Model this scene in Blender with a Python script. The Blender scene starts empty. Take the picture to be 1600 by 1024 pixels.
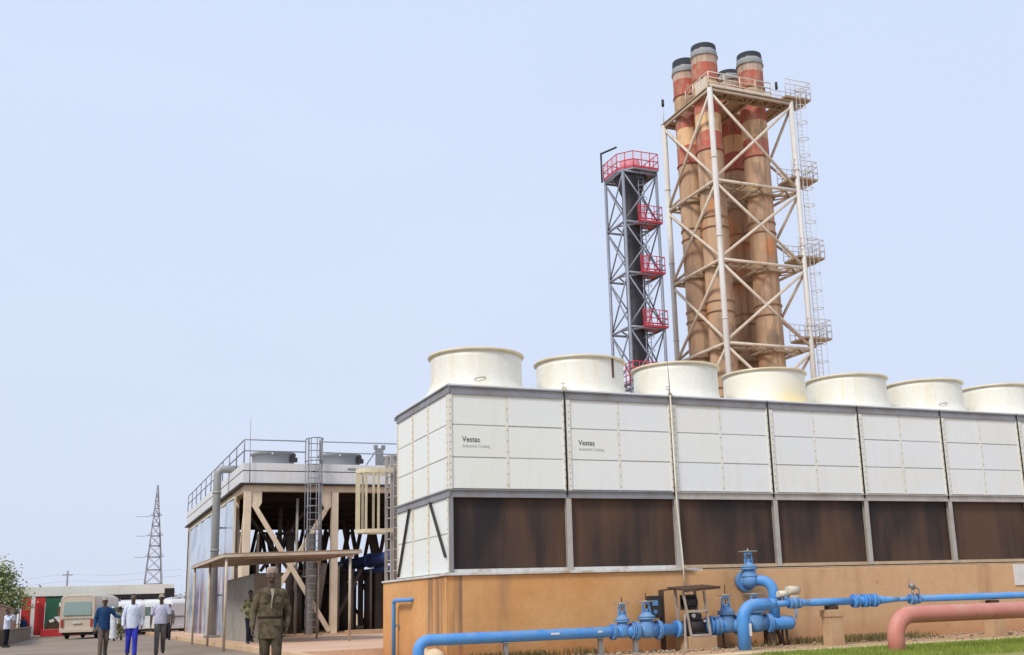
import bpy, bmesh, math, random
from mathutils import Vector, Matrix, Euler
R = math.radians
rnd = random.Random(7)
scene = bpy.context.scene
col = scene.collection

# ------------------------------------------------------------------ mesh builder
class MB:
    def __init__(s):
        s.v = []; s.f = []; s.sm = []; s.mi = []; s.cur = 0
    def add(s, vs, fs, smooth=False):
        o = len(s.v); s.v += [tuple(p) for p in vs]
        for f in fs:
            s.f.append(tuple(i + o for i in f)); s.sm.append(smooth); s.mi.append(s.cur)
        return s
    def box(s, x0, x1, y0, y1, z0, z1):
        return s.add([(x0,y0,z0),(x1,y0,z0),(x1,y1,z0),(x0,y1,z0),(x0,y0,z1),(x1,y0,z1),(x1,y1,z1),(x0,y1,z1)],
                     [(3,2,1,0),(4,5,6,7),(0,1,5,4),(1,2,6,5),(2,3,7,6),(3,0,4,7)])
    def beam(s, p, q, w, h=None, up=(0,0,1)):
        p = Vector(p); q = Vector(q); h = w if h is None else h
        d = (q - p).normalized(); u = Vector(up)
        if abs(d.dot(u)) > .98: u = Vector((0,1,0))
        a = d.cross(u).normalized(); b = a.cross(d).normalized()
        vs = []
        for c in (p, q):
            for i, j in ((-1,-1),(1,-1),(1,1),(-1,1)): vs.append(c + a*(i*w/2) + b*(j*h/2))
        return s.add(vs, [(0,1,2,3),(7,6,5,4),(0,4,5,1),(1,5,6,2),(2,6,7,3),(3,7,4,0)])
    def tube(s, p, q, r, r2=None, n=10, caps=True):
        p = Vector(p); q = Vector(q); r2 = r if r2 is None else r2
        d = (q - p)
        if d.length < 1e-6: return s
        d.normalize()
        u = Vector((0,0,1)) if abs(d.z) < .9 else Vector((1,0,0))
        a = d.cross(u).normalized(); b = d.cross(a)
        vs = [p + (a*math.cos(t) + b*math.sin(t))*r for t in [2*math.pi*i/n for i in range(n)]]
        vs += [q + (a*math.cos(t) + b*math.sin(t))*r2 for t in [2*math.pi*i/n for i in range(n)]]
        s.add(vs, [(i, i+n, (i+1) % n + n, (i+1) % n) for i in range(n)], True)
        if caps: s.add(vs[:n], [tuple(range(n))]); s.add(vs[n:], [tuple(reversed(range(n)))])
        return s
    def path(s, pts, r, n=12, closed=False, caps=True):
        pts = [Vector(p) for p in pts]; m = len(pts); rs = r if isinstance(r, (list, tuple)) else [r]*m
        d = []
        for i in range(m):
            a = pts[(i-1) % m] if (closed or i > 0) else pts[i]
            b = pts[(i+1) % m] if (closed or i < m-1) else pts[i]
            d.append((b - a).normalized())
        u = Vector((0,0,1)) if abs(d[0].z) < .9 else Vector((1,0,0))
        a = d[0].cross(u).normalized(); vs = []
        for i in range(m):
            a = (a - d[i]*a.dot(d[i])).normalized(); b = d[i].cross(a)
            vs += [pts[i] + (a*math.cos(t) + b*math.sin(t))*rs[i] for t in [2*math.pi*k/n for k in range(n)]]
        fs = []
        for i in range(m if closed else m-1):
            j = (i+1) % m
            for k in range(n):
                fs.append((i*n+k, i*n+(k+1) % n, j*n+(k+1) % n, j*n+k))
        s.add(vs, fs, True)
        if not closed and caps: s.add(vs[:n], [tuple(reversed(range(n)))]); s.add(vs[-n:], [tuple(range(n))])
        return s
    def lathe(s, c, prof, n=32, axis='z', smooth=True, a0=0, a1=2*math.pi):
        full = abs(a1 - a0 - 2*math.pi) < 1e-6; k = n if full else n+1; vs = []
        for r, h in prof:
            for i in range(k):
                t = a0 + (a1-a0)*i/n; x = r*math.cos(t); y = r*math.sin(t)
                if axis == 'z': vs.append((c[0]+x, c[1]+y, c[2]+h))
                elif axis == 'x': vs.append((c[0]+h, c[1]+x, c[2]+y))
                else: vs.append((c[0]+y, c[1]+h, c[2]+x))
        fs = []
        for j in range(len(prof)-1):
            for i in range(n):
                fs.append((j*k+i, j*k+(i+1) % k, (j+1)*k+(i+1) % k, (j+1)*k+i))
        return s.add(vs, fs, smooth)
    def cyl(s, c, r, h0, h1, n=20, axis='z'):
        s.lathe(c, [(r,h0),(r,h1)], n, axis)
        s.lathe(c, [(1e-4,h0),(r,h0)], n, axis, False); return s.lathe(c, [(r,h1),(1e-4,h1)], n, axis, False)
    def torus(s, c, R_, r, n=20, m=6, axis='z'):
        pts = []
        for i in range(n):
            t = 2*math.pi*i/n; x = R_*math.cos(t); y = R_*math.sin(t)
            pts.append((c[0]+x,c[1]+y,c[2]) if axis == 'z' else (c[0],c[1]+x,c[2]+y) if axis == 'x' else (c[0]+x,c[1],c[2]+y))
        return s.path(pts, r, m, True)
    def ell(s, c, rx, ry, rz, n=16, m=10, rot=None):
        M = rot if rot is not None else Matrix.Identity(3); vs = []; fs = []
        for j in range(m+1):
            p = math.pi*j/m - math.pi/2
            for i in range(n):
                t = 2*math.pi*i/n
                v = M @ Vector((rx*math.cos(p)*math.cos(t), ry*math.cos(p)*math.sin(t), rz*math.sin(p)))
                vs.append((c[0]+v.x, c[1]+v.y, c[2]+v.z))
        for j in range(m):
            for i in range(n): fs.append((j*n+i, j*n+(i+1) % n, (j+1)*n+(i+1) % n, (j+1)*n+i))
        return s.add(vs, fs, True)
    def cap(s, p, q, r, r2=None, n=12):
        r2 = r if r2 is None else r2
        s.tube(p, q, r, r2, n); s.ell(p, r, r, r, n, 8); return s.ell(q, r2, r2, r2, n, 8)
    def poly(s, pts): return s.add(pts, [tuple(range(len(pts)))])
    def prism(s, pts, off):
        n = len(pts); o = Vector(off); P = [Vector(p) for p in pts]
        return s.add(P + [p + o for p in P], [tuple(reversed(range(n))), tuple(range(n, 2*n))] +
                     [(i, (i+1) % n, (i+1) % n + n, i+n) for i in range(n)])
    def mesh(s, name, off=(0,0,0), bevel=0, weld=True):
        me = bpy.data.meshes.new(name)
        me.from_pydata([(a-off[0], b-off[1], c-off[2]) for a, b, c in s.v], [], s.f)
        me.polygons.foreach_set('use_smooth', s.sm)
        me.polygons.foreach_set('material_index', s.mi)
        bm = bmesh.new(); bm.from_mesh(me)
        if weld: bmesh.ops.remove_doubles(bm, verts=bm.verts, dist=2e-5)
        bmesh.ops.recalc_face_normals(bm, faces=bm.faces)
        if bevel: bmesh.ops.bevel(bm, geom=list(bm.edges), offset=bevel, segments=2, affect='EDGES', profile=.6)
        bm.to_mesh(me); bm.free(); return me

def obj(name, mb, mat, parent=None, bevel=0, local=False, weld=True):
    off = (0,0,0)
    if parent is not None and not local:
        off = parent.location.copy(); p = parent.parent
        while p is not None: off += p.location; p = p.parent
    me = mb.mesh(name, off, bevel, weld) if isinstance(mb, MB) else mb
    o = bpy.data.objects.new(name, me); col.objects.link(o)
    for m in (mat if isinstance(mat, (list, tuple)) else [mat]): me.materials.append(m)
    if parent is not None: o.parent = parent
    return o
def tag(o, label, cat, group=None):
    o['label'] = label; o['category'] = cat
    if group: o['group'] = group
    return o
def thing(name, label, cat, loc=(0,0,0), rz=0, group=None):
    o = bpy.data.objects.new(name, None); col.objects.link(o)
    o.location = loc; o.rotation_euler = (0,0,rz); o.empty_display_size = .3
    return tag(o, label, cat, group)
def one(name, mb, mat, label, cat, loc=(0,0,0), group=None, bevel=0):
    "a thing that is one mesh, its origin at loc"
    me = mb.mesh(name, loc, bevel)
    o = bpy.data.objects.new(name, me); col.objects.link(o); o.location = loc
    for m in (mat if isinstance(mat, (list, tuple)) else [mat]): me.materials.append(m)
    return tag(o, label, cat, group)
def struct(name, mb, mat, kind='structure'):
    o = obj(name, mb, mat); o['kind'] = kind; return o
def arc(p0, p1, p2, r, n=8):
    "p0-p1-p2 corner rounded with radius r: list of points"
    p0, p1, p2 = Vector(p0), Vector(p1), Vector(p2)
    a = (p0-p1).normalized(); b = (p2-p1).normalized(); ang = a.angle(b)
    t = r/math.tan(ang/2); c = p1 + (a+b).normalized()*(r/math.sin(ang/2))
    s0 = p1 + a*t - c; s1 = p1 + b*t - c; out = []
    th = s0.angle(s1)
    for i in range(n+1):
        k = i/n; out.append(c + (s0*math.sin((1-k)*th) + s1*math.sin(k*th))/math.sin(th))
    return out
def bend(pts, r, n=8):
    out = [Vector(pts[0])]
    for i in range(1, len(pts)-1): out += arc(pts[i-1], pts[i], pts[i+1], r, n)
    return out + [Vector(pts[-1])]

# ------------------------------------------------------------------ materials
def lin(r, g, b): return tuple((c/255/12.92 if c/255 <= .04045 else ((c/255+.055)/1.055)**2.4) for c in (r, g, b)) + (1,)
class NT:
    def __init__(s, name):
        s.m = bpy.data.materials.new(name); s.m.use_nodes = True; s.t = s.m.node_tree; s.n = s.t.nodes
        s.b = s.n['Principled BSDF']; s.tc = s.n.new('ShaderNodeTexCoord')
    def l(s, a, b): s.t.links.new(a, b)
    def mapped(s, scale=(1,1,1), src='Object'):
        mp = s.n.new('ShaderNodeMapping'); mp.inputs['Scale'].default_value = scale; s.l(s.tc.outputs[src], mp.inputs[0]); return mp.outputs[0]
    def noise(s, vec, scale, detail=4, rough=.55, dist=0):
        n = s.n.new('ShaderNodeTexNoise'); n.inputs['Scale'].default_value = scale; n.inputs['Detail'].default_value = detail
        n.inputs['Roughness'].default_value = rough; n.inputs['Distortion'].default_value = dist; s.l(vec, n.inputs['Vector']); return n.outputs['Fac']
    def ramp(s, fac, stops, interp='LINEAR'):
        r = s.n.new('ShaderNodeValToRGB'); r.color_ramp.interpolation = interp; e = r.color_ramp.elements
        e[0].position, e[0].color = stops[0]; e[1].position, e[1].color = stops[-1]
        for p, c in stops[1:-1]: k = e.new(p); k.color = c
        s.l(fac, r.inputs[0]); return r.outputs[0]
    def mix(s, fac, a, b, mode='MIX'):
        m = s.n.new('ShaderNodeMix'); m.data_type = 'RGBA'; m.blend_type = mode
        for inp, v in ((m.inputs[0], fac), (m.inputs[6], a), (m.inputs[7], b)):
            if hasattr(v, 'is_output'): s.l(v, inp)
            else: inp.default_value = v
        return m.outputs[2]
    def math(s, op, a, b=0, c=None):
        m = s.n.new('ShaderNodeMath'); m.operation = op
        for inp, v in zip(m.inputs, (a, b) if c is None else (a, b, c)):
            if hasattr(v, 'is_output'): s.l(v, inp)
            else: inp.default_value = v
        return m.outputs[0]
    def sep(s, vec):
        x = s.n.new('ShaderNodeSeparateXYZ'); s.l(vec, x.inputs[0]); return x.outputs
    def bump(s, h, strength=.3, dist=.02):
        b = s.n.new('ShaderNodeBump'); b.inputs['Strength'].default_value = strength; b.inputs['Distance'].default_value = dist
        s.l(h, b.inputs['Height']); s.l(b.outputs[0], s.b.inputs['Normal'])
    def out(s, color, rough=.6, metal=0, spec=.4):
        if hasattr(color, 'is_output'): s.l(color, s.b.inputs['Base Color'])
        else: s.b.inputs['Base Color'].default_value = color
        if hasattr(rough, 'is_output'): s.l(rough, s.b.inputs['Roughness'])
        else: s.b.inputs['Roughness'].default_value = rough
        s.b.inputs['Metallic'].default_value = metal; s.b.inputs['Specular IOR Level'].default_value = spec
        return s.m
G = lambda v: (v, v, v, 1)
def weathered(name, c, c2, scale=1.2, amt=(.45,.75), rough=.6, streak=True, bump=.1, metal=0, spec=.4, src='Object'):
    "paint c, dirtied toward c2 by cloudy noise and vertical runs"
    t = NT(name); v = t.mapped(src=src)
    n1 = t.noise(v, scale, 5, .6)
    f = t.ramp(n1, [(amt[0], G(0)), (amt[1], G(1))])
    if streak:
        n2 = t.noise(t.mapped((3.2,3.2,.22), src), scale*1.6, 4, .6)
        f = t.math('MAXIMUM', f, t.math('MULTIPLY', t.ramp(n2, [(.5, G(0)), (.78, G(1))]), .8))
    cc = t.mix(f, c, c2)
    n3 = t.noise(v, scale*14, 3, .6)
    cc = t.mix(.12, cc, t.ramp(n3, [(.3, G(.25)), (.7, G(1))]), 'MULTIPLY')
    if bump: t.bump(n3, bump, .01)
    return t.out(cc, t.ramp(n1, [(.3, G(max(.05, rough-.12))), (.7, G(min(1, rough+.12)))]), metal, spec)
def plain(name, c, rough=.6, metal=0, spec=.4, var=.18, scale=6):
    t = NT(name); n = t.noise(t.mapped(), scale, 4, .6)
    cc = t.mix(1.0, c, t.ramp(n, [(.3, G(1-var)), (.7, G(1))]), 'MULTIPLY')
    return t.out(cc, rough, metal, spec)
M = {}
def m_panel():
    t = NT('white_grp_panel'); v = t.mapped(); g = t.n.new('ShaderNodeNewGeometry')
    oi = t.n.new('ShaderNodeObjectInfo'); rn = t.math('FRACT', t.math('ADD', g.outputs['Random Per Island'], t.math('MULTIPLY', oi.outputs['Random'], 7.31)))
    base = t.ramp(rn, [(0, (.755,.775,.79,1)), (.35, (.785,.795,.785,1)), (.7, (.775,.78,.755,1)), (1, (.765,.785,.80,1))])
    n1 = t.noise(v, .5, 4, .55); n2 = t.noise(t.mapped((5,5,.3)), 1.2, 4, .6)
    c = t.mix(t.math('MULTIPLY', t.ramp(n1, [(.5, G(0)), (.8, G(1))]), .45), base, (.73,.72,.60,1))
    c = t.mix(t.math('MULTIPLY', t.ramp(n2, [(.54, G(0)), (.8, G(1))]), .38), c, (.62,.59,.50,1))
    wx = t.math('MINIMUM', t.math('MAXIMUM', t.math('MULTIPLY', t.math('SUBTRACT', 4.5, t.sep(v)[0]), .3), 0), 1)
    c = t.mix(wx, c, (.99,1.0,.945,1), 'MULTIPLY')
    t.bump(t.noise(v, 1.3, 2, .5), .12, .06)
    return t.out(c, .42, 0, .4)
M['white_panel'] = m_panel()
M['fan'] = weathered('fan_cylinder_grp', (.765,.745,.655,1), (.72,.63,.43,1), .8, (.56,.98), .42, True, .04)
def m_fan_y():
    t = NT('fan_cylinder_yellowed'); v = t.mapped(); x = t.sep(v); n = t.noise(v, .9, 4, .55)
    zz = t.math('ADD', x[2], t.math('MULTIPLY', n, -.5))
    lo = t.math('MINIMUM', t.math('MAXIMUM', t.math('MULTIPLY', t.math('SUBTRACT', 4.62, zz), 2.0), 0), 1)
    xr = t.math('MINIMUM', t.math('MAXIMUM', t.math('MULTIPLY', t.math('SUBTRACT', x[0], 9.3), 1.6), 0), 1)
    c = t.mix(t.math('MULTIPLY', t.math('MULTIPLY', lo, xr), .85), (.77,.75,.66,1), (.80,.60,.22,1))
    c = t.mix(t.math('MULTIPLY', t.ramp(n, [(.45, G(0)), (.75, G(1))]), .5), c, (.78,.68,.45,1))
    return t.out(c, .42)
M['fan_yellow'] = m_fan_y()
M['fan_lip'] = weathered('fan_lip', (.74,.66,.48,1), (.60,.48,.30,1), 1.5, (.4,.7), .5, False)
M['cream_flange'] = weathered('cream_flange', (.74,.70,.58,1), (.55,.43,.25,1), 1.5, (.45,.75), .5)
M['channel'] = weathered('galvanised_channel', (.30,.30,.32,1), (.24,.22,.20,1), 1.4, (.45,.75), .5, True, .05, .25)
M['channel_pale'] = weathered('pale_galvanised', (.50,.47,.43,1), (.38,.33,.28,1), 1.4, (.45,.75), .5, True, .05, .2)
M['seam'] = plain('seam_grey', (.50,.50,.47,1), .7)
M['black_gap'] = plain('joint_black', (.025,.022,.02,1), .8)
M['bolt'] = plain('bolt_rust', (.36,.32,.26,1), .6, .2)
M['mullion'] = weathered('white_mullion', (.78,.77,.70,1), (.66,.58,.40,1), 1.5, (.5,.85), .5)
M['text_dark'] = plain('lettering_dark_grey', (.10,.10,.105,1), .6)
M['text_faint'] = plain('lettering_faded_grey', (.60,.60,.63,1), .6)
def m_louvre():
    t = NT('brown_wet_fill'); n = t.noise(t.mapped((1,1,.45)), .55, 3, .5, .3); n2 = t.noise(t.mapped((3,3,.16)), 1.0, 4, .6); n3 = t.noise(t.mapped((16,16,.8)), 2.0, 3, .6)
    xx = t.sep(t.mapped())[0]
    f = t.math('ADD', t.math('ADD', t.math('MULTIPLY', n, .72), t.math('MULTIPLY', n2, .28)), t.math('MULTIPLY', t.math('MINIMUM', xx, 9.0), .009))
    zz = t.sep(t.mapped())[2]
    f = t.math('ADD', f, t.math('MULTIPLY', t.math('SUBTRACT', .8, zz), .035))
    w_ = t.math('MULTIPLY_ADD', t.math('SUBTRACT', 1.7, zz), .42, .25)
    blob = t.math('MAXIMUM', t.math('SUBTRACT', 1.0, t.math('DIVIDE', t.math('ABSOLUTE', t.math('SUBTRACT', xx, t.math('MULTIPLY_ADD', n2, .9, 1.05))), w_)), 0)
    f = t.math('ADD', f, t.math('MULTIPLY', t.math('MINIMUM', blob, .5), .17))
    cc = t.ramp(f, [(.43, (.030,.024,.024,1)), (.50, (.046,.032,.028,1)), (.56, (.074,.045,.034,1)), (.66, (.110,.062,.040,1))])
    cc = t.mix(.22, cc, t.ramp(n3, [(.3, G(.5)), (.7, G(1))]), 'MULTIPLY')
    t.bump(n3, .25, .015); return t.out(cc, .5, 0, .22)
M['louvre'] = m_louvre()
def m_plinth():
    t = NT('orange_painted_render'); v = t.mapped(); x = t.sep(v)
    n = t.noise(v, .8, 6, .62); n2 = t.noise(v, 5, 5, .65); st = t.noise(t.mapped((1.1,.8,.16)), 1.1, 5, .6)
    base = t.mix(t.ramp(n, [(.35, G(0)), (.68, G(1))]), (.62,.305,.11,1), (.70,.39,.17,1))
    # paint is more faded and greyer toward the far (right) end
    fade = t.math('MINIMUM', t.math('MAXIMUM', t.math('MULTIPLY', t.math('SUBTRACT', t.math('ADD', x[0], t.math('MULTIPLY', n, 3.0)), 4.5), .16), 0), 1)
    base = t.mix(t.math('MULTIPLY', fade, .8), base, (.66,.43,.25,1))
    base = t.mix(t.math('MULTIPLY', t.ramp(st, [(.55, G(0)), (.74, G(1))]), .6), base, (.36,.20,.11,1))
    # rain runs at the near corner
    cr = t.math('MULTIPLY', t.math('LESS_THAN', t.math('ADD', t.math('MULTIPLY', x[0], 4.0), x[1]), 1.5), t.ramp(t.noise(t.mapped((1.9,1.9,.07)), 1.3, 5, .65), [(.44, G(0)), (.56, G(1))]))
    base = t.mix(t.math('MULTIPLY', cr, .75), base, (.19,.12,.085,1))
    # damp red splash zone low down
    low = t.math('MINIMUM', t.math('MAXIMUM', t.math('SUBTRACT', 1.0, t.math('MULTIPLY', t.math('ADD', x[2], t.math('MULTIPLY', n, .5)), 1.2)), 0), 1)
    base = t.mix(t.math('MULTIPLY', low, .75), base, (.42,.165,.075,1))
    n4 = t.noise(v, 1.9, 6, .7, .4); n5 = t.noise(v, 3.3, 4, .7)
    base = t.mix(t.ramp(n5, [(.64, G(0)), (.69, G(.5))]), base, (.30,.18,.10,1))
    base = t.mix(t.ramp(n4, [(.30, G(.55)), (.37, G(0))]), base, (.76,.50,.30,1))
    base = t.mix(.25, base, t.ramp(n2, [(.3, G(.5)), (.7, G(1))]), 'MULTIPLY')
    t.bump(n2, .25, .02); return t.out(base, .88, 0, .2)
M['plinth'] = m_plinth()
M['flashing'] = weathered('white_flashing', (.66,.66,.64,1), (.42,.33,.22,1), 2, (.5,.7), .6)
M['sill_tan'] = weathered('dusty_sill', (.56,.43,.29,1), (.45,.31,.19,1), 2, (.4,.7), .8)
M['concrete'] = weathered('concrete', (.36,.31,.25,1), (.25,.20,.15,1), 1.5, (.4,.7), .9, True, .3, 0, .2)
M['tan_concrete'] = weathered('tan_concrete', (.54,.36,.21,1), (.43,.27,.155,1), 1.5, (.4,.7), .9, True, .3, 0, .2)
M['grey_concrete'] = weathered('grey_concrete', (.31,.29,.255,1), (.24,.215,.18,1), 1.2, (.4,.7), .9, True, .2, 0, .2)
def m_pipe(name, c, faded, grime, rust, rough=.5):
    t = NT(name); v = t.mapped(); n = t.noise(v, 2.0, 5, .6); n2 = t.noise(v, 11, 4, .65); n3 = t.noise(v, 5.5, 5, .7)
    g = t.n.new('ShaderNodeNewGeometry'); nz = t.sep(g.outputs['Normal'])[2]
    cc = t.mix(t.ramp(n, [(.42, G(0)), (.72, G(1))]), c, faded)
    top = t.math('MULTIPLY', t.math('MAXIMUM', nz, 0), t.ramp(n3, [(.44, G(0)), (.66, G(.42))]))
    cc = t.mix(top, cc, (.46,.42,.36,1))
    cc = t.mix(t.math('MULTIPLY', t.ramp(n2, [(.58, G(0)), (.70, G(1))]), .5), cc, grime)
    cc = t.mix(t.ramp(n3, [(.66, G(0)), (.70, G(.9))]), cc, rust)
    t.bump(n2, .15, .006); return t.out(cc, t.ramp(n, [(.3, G(rough-.1)), (.7, G(rough+.18))]), 0, .35)
M['blue'] = m_pipe('blue_pipe_paint', (.075,.28,.66,1), (.12,.32,.62,1), (.09,.19,.36,1), (.15,.085,.05,1))
M['blue_dull'] = m_pipe('blue_valve_paint', (.10,.26,.54,1), (.15,.28,.46,1), (.07,.11,.17,1), (.13,.075,.045,1), .55)
M['pink'] = m_pipe('faded_red_pipe_paint', (.56,.205,.16,1), (.60,.27,.21,1), (.40,.14,.11,1), (.20,.09,.06,1), .5)
M['navy'] = weathered('navy_pipe_paint', (.045,.075,.24,1), (.05,.06,.13,1), 2, (.45,.7), .5, False)
M['grey_metal'] = weathered('grey_metal', (.30,.30,.30,1), (.22,.20,.17,1), 2, (.45,.75), .5, False, .1, .3)
M['dark_metal'] = plain('dark_metal', (.05,.045,.045,1), .55, .3)
M['rust'] = weathered('rusty_steel', (.10,.055,.035,1), (.055,.03,.022,1), 3, (.4,.7), .8, False, .2)
M['handwheel'] = plain('handwheel_metal', (.36,.34,.33,1), .5, .3)
M['white_paint'] = plain('white_paint', (.74,.73,.70,1), .5)
M['steel_cream'] = weathered('stack_frame_cream_paint', (.68,.59,.47,1), (.46,.34,.23,1), .5, (.55,.9), .55, True, .05)
M['steel_white'] = weathered('stack_frame_pale_legs', (.64,.615,.575,1), (.46,.37,.28,1), .5, (.55,.9), .55, True, .05)
M['steel_grey'] = weathered('tower_grey_steel', (.27,.29,.34,1), (.21,.22,.25,1), .7, (.45,.75), .5, True, .05, .2)
M['red_paint'] = plain('red_railing_paint', (.55,.045,.07,1), .5)
M['pink_mesh'] = plain('red_wire_mesh', (.72,.27,.31,1), .6)
M['dark_chimney'] = weathered('dark_grey_chimney', (.042,.038,.044,1), (.028,.025,.028,1), .6, (.4,.7), .6, True)
M['rail_pale'] = plain('pale_railing', (.62,.60,.60,1), .5)
M['deck'] = weathered('tan_deck', (.40,.30,.20,1), (.27,.19,.12,1), .9, (.4,.7), .7, False)
def m_chimney(seed):
    t = NT('banded_chimney'); v = t.mapped(); z = t.sep(v)[2]
    zz = t.math('MULTIPLY_ADD', t.math('SUBTRACT', t.noise(v, 2.2, 4, .6), .5), .35, z)
    q = t.math('DIVIDE', t.math('SUBTRACT', zz, 30.0), 14.0)
    P = lambda h: (h-30)/14
    red, cream, beige, blk, gry = (.50,.10,.068,1), (.80,.53,.27,1), (.54,.36,.22,1), (.028,.03,.036,1), (.27,.26,.25,1)
    bands = t.ramp(q, [(0, beige), (P(34.3), red), (P(35.7), cream), (P(37.2), red), (P(38.8), cream), (P(40.1), red), (P(41.4), (.62,.50,.40,1)), (P(42.1), (.30,.31,.31,1)), (P(42.55), blk)], 'CONSTANT')
    mp = t.n.new('ShaderNodeMapping'); mp.inputs['Location'].default_value = (seed*7.1, seed*3.3, seed*5.7); mp.inputs['Scale'].default_value = (1,1,.16); t.l(t.tc.outputs['Object'], mp.inputs[0])
    s1 = t.noise(mp.outputs[0], 1.3, 6, .62, .3)
    mp2 = t.n.new('ShaderNodeMapping'); mp2.inputs['Location'].default_value = (seed*3.1, seed*9.3, seed*2.7); mp2.inputs['Scale'].default_value = (1,1,.5); t.l(t.tc.outputs['Object'], mp2.inputs[0])
    s2 = t.noise(mp2.outputs[0], .45, 4, .6)
    below = t.math('LESS_THAN', z, 42.05)
    low = t.math('LESS_THAN', z, 34.4)
    K = lambda v_, m_: t.math('MULTIPLY', v_, m_)
    mp3 = t.n.new('ShaderNodeMapping'); mp3.inputs['Location'].default_value = (seed*5.3, seed*1.3, seed*8.7); mp3.inputs['Scale'].default_value = (2.6,2.6,.09); t.l(t.tc.outputs['Object'], mp3.inputs[0])
    s3 = t.noise(mp3.outputs[0], 1.0, 5, .65)
    fade = t.noise(mp2.outputs[0], 1.7, 5, .68)
    bands = t.mix(K(t.ramp(fade, [(.47, G(0)), (.60, G(1))]), K(below, .55)), bands, (.56,.34,.22,1))
    c = t.mix(K(t.ramp(s1, [(.44, G(0)), (.66, G(1))]), K(below, .45)), bands, (.34,.215,.13,1))
    c = t.mix(K(t.ramp(s2, [(.55, G(0)), (.66, G(1))]), K(low, .85)), c, (.56,.22,.08,1))
    c = t.mix(K(t.ramp(s2, [(.34, G(1)), (.43, G(0))]), K(below, .65)), c, (.19,.135,.10,1))
    c = t.mix(K(t.ramp(s3, [(.50, G(0)), (.68, G(1))]), K(below, .7)), c, (.19,.13,.09,1))
    c = t.mix(K(t.ramp(s3, [(.30, G(1)), (.42, G(0))]), K(below, .28)), c, (.62,.45,.31,1))
    return t.out(c, .7, 0, .3)
M['chimney_ring'] = weathered('chimney_ring', (.36,.22,.13,1), (.20,.12,.08,1), 1, (.4,.7), .7, False)
M['chimney_ring_red'] = weathered('chimney_ring_red', (.36,.08,.05,1), (.22,.07,.05,1), 1, (.4,.7), .7, False)
M['b_cladding'] = weathered('pale_grey_cladding', (.70,.70,.70,1), (.58,.55,.48,1), .8, (.5,.85), .5, True, .05)
M['b_beam'] = weathered('cream_concrete_beam', (.74,.60,.44,1), (.60,.45,.31,1), .8, (.45,.8), .8, True, .2)
M['b_dark'] = weathered('dark_ceiling_brown', (.030,.021,.018,1), (.018,.014,.013,1), 1, (.4,.7), .8, True, .2)  # near-black brown, used on the framed tower's ceiling and ceiling beams
M['b_brown'] = weathered('dark_brown_steel', (.075,.052,.04,1), (.045,.034,.03,1), 1, (.4,.7), .7, False)
M['b_mid'] = weathered('mid_brown_steel', (.16,.125,.095,1), (.09,.07,.055,1), 1, (.4,.7), .7, False)
M['b_fan'] = weathered('grey_fan_ring', (.25,.26,.275,1), (.20,.20,.20,1), 1, (.4,.7), .5, False)
M['b_rail'] = plain('grey_railing', (.25,.25,.27,1), .5, .2)
M['stand'] = weathered('stand_dull_white', (.50,.44,.39,1), (.30,.22,.16,1), 3, (.4,.7), .6)
M['duct'] = weathered('grey_duct', (.34,.34,.325,1), (.26,.25,.23,1), 1, (.4,.7), .5, True)
M['yellow'] = weathered('faded_yellow_paint', (.72,.64,.45,1), (.58,.49,.34,1), 2, (.45,.75), .6, False)
M['mast_grey'] = plain('thin_grey_mast', (.30,.28,.28,1), .6)
M['canopy_sheet'] = weathered('tan_canopy_sheet', (.34,.25,.15,1), (.25,.16,.09,1), 1.2, (.4,.7), .85, False)
M['canopy_pole'] = weathered('pale_canopy_pole', (.58,.50,.40,1), (.42,.32,.22,1), 2, (.4,.7), .6, False)
def m_banner():
    t = NT('glossy_printed_banner'); v = t.mapped((1,.30,.42)); n = t.noise(v, .55, 4, .55, .8); n2 = t.noise(t.mapped((1,.42,.16)), .62, 4, .5, .3)
    z = t.sep(t.mapped())[2]
    up = t.ramp(n, [(.36, (.24,.33,.46,1)), (.46, (.42,.51,.63,1)), (.56, (.56,.61,.69,1)), (.66, (.32,.38,.50,1))])
    lo = t.ramp(n2, [(.34, (.10,.13,.15,1)), (.42, (.30,.37,.44,1)), (.48, (.60,.62,.67,1)), (.515, (.42,.24,.18,1)), (.55, (.13,.11,.22,1)), (.68, (.20,.18,.30,1))])
    c = t.mix(t.math('MINIMUM', t.math('MAXIMUM', t.math('MULTIPLY', t.math('SUBTRACT', t.math('ADD', z, t.math('MULTIPLY', n, 2.5)), 3.6), .45), 0), 1), lo, up)
    return t.out(c, .25, 0, .4)
M['banner'] = m_banner()
def m_ground(name, cols, s=.35, fine=9, bump=.35, rough=.95):
    t = NT(name); v = t.mapped(); n = t.noise(v, s, 6, .62); n2 = t.noise(v, fine, 6, .7); n3 = t.noise(v, .05, 3, .5)
    c = t.ramp(t.math('ADD', t.math('MULTIPLY', n, .7), t.math('MULTIPLY', n3, .3)), [(.34, cols[0]), (.5, cols[1]), (.66, cols[2])])
    c = t.mix(.45, c, t.ramp(n2, [(.3, G(.5)), (.7, G(1))]), 'MULTIPLY')
    t.bump(n2, bump, .03); return t.out(c, rough, 0, .2)
M['sand'] = m_ground('sandy_ground', [(.42,.26,.14,1), (.55,.36,.21,1), (.64,.45,.29,1)])
M['asphalt'] = m_ground('dusty_asphalt', [(.24,.185,.145,1), (.30,.235,.18,1), (.36,.285,.215,1)], .2, 30, .2)
M['paving'] = m_ground('dusty_pink_paving', [(.58,.36,.24,1), (.66,.43,.30,1), (.72,.50,.36,1)], .3, 12, .2)
M['kerb'] = m_ground('kerb_concrete', [(.52,.34,.20,1), (.62,.43,.26,1), (.68,.5,.33,1)], .8, 14, .2)
M['strip'] = m_ground('kerb_strip', [(.62,.45,.27,1), (.72,.55,.35,1), (.76,.60,.41,1)], .8, 14, .2)
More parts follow.
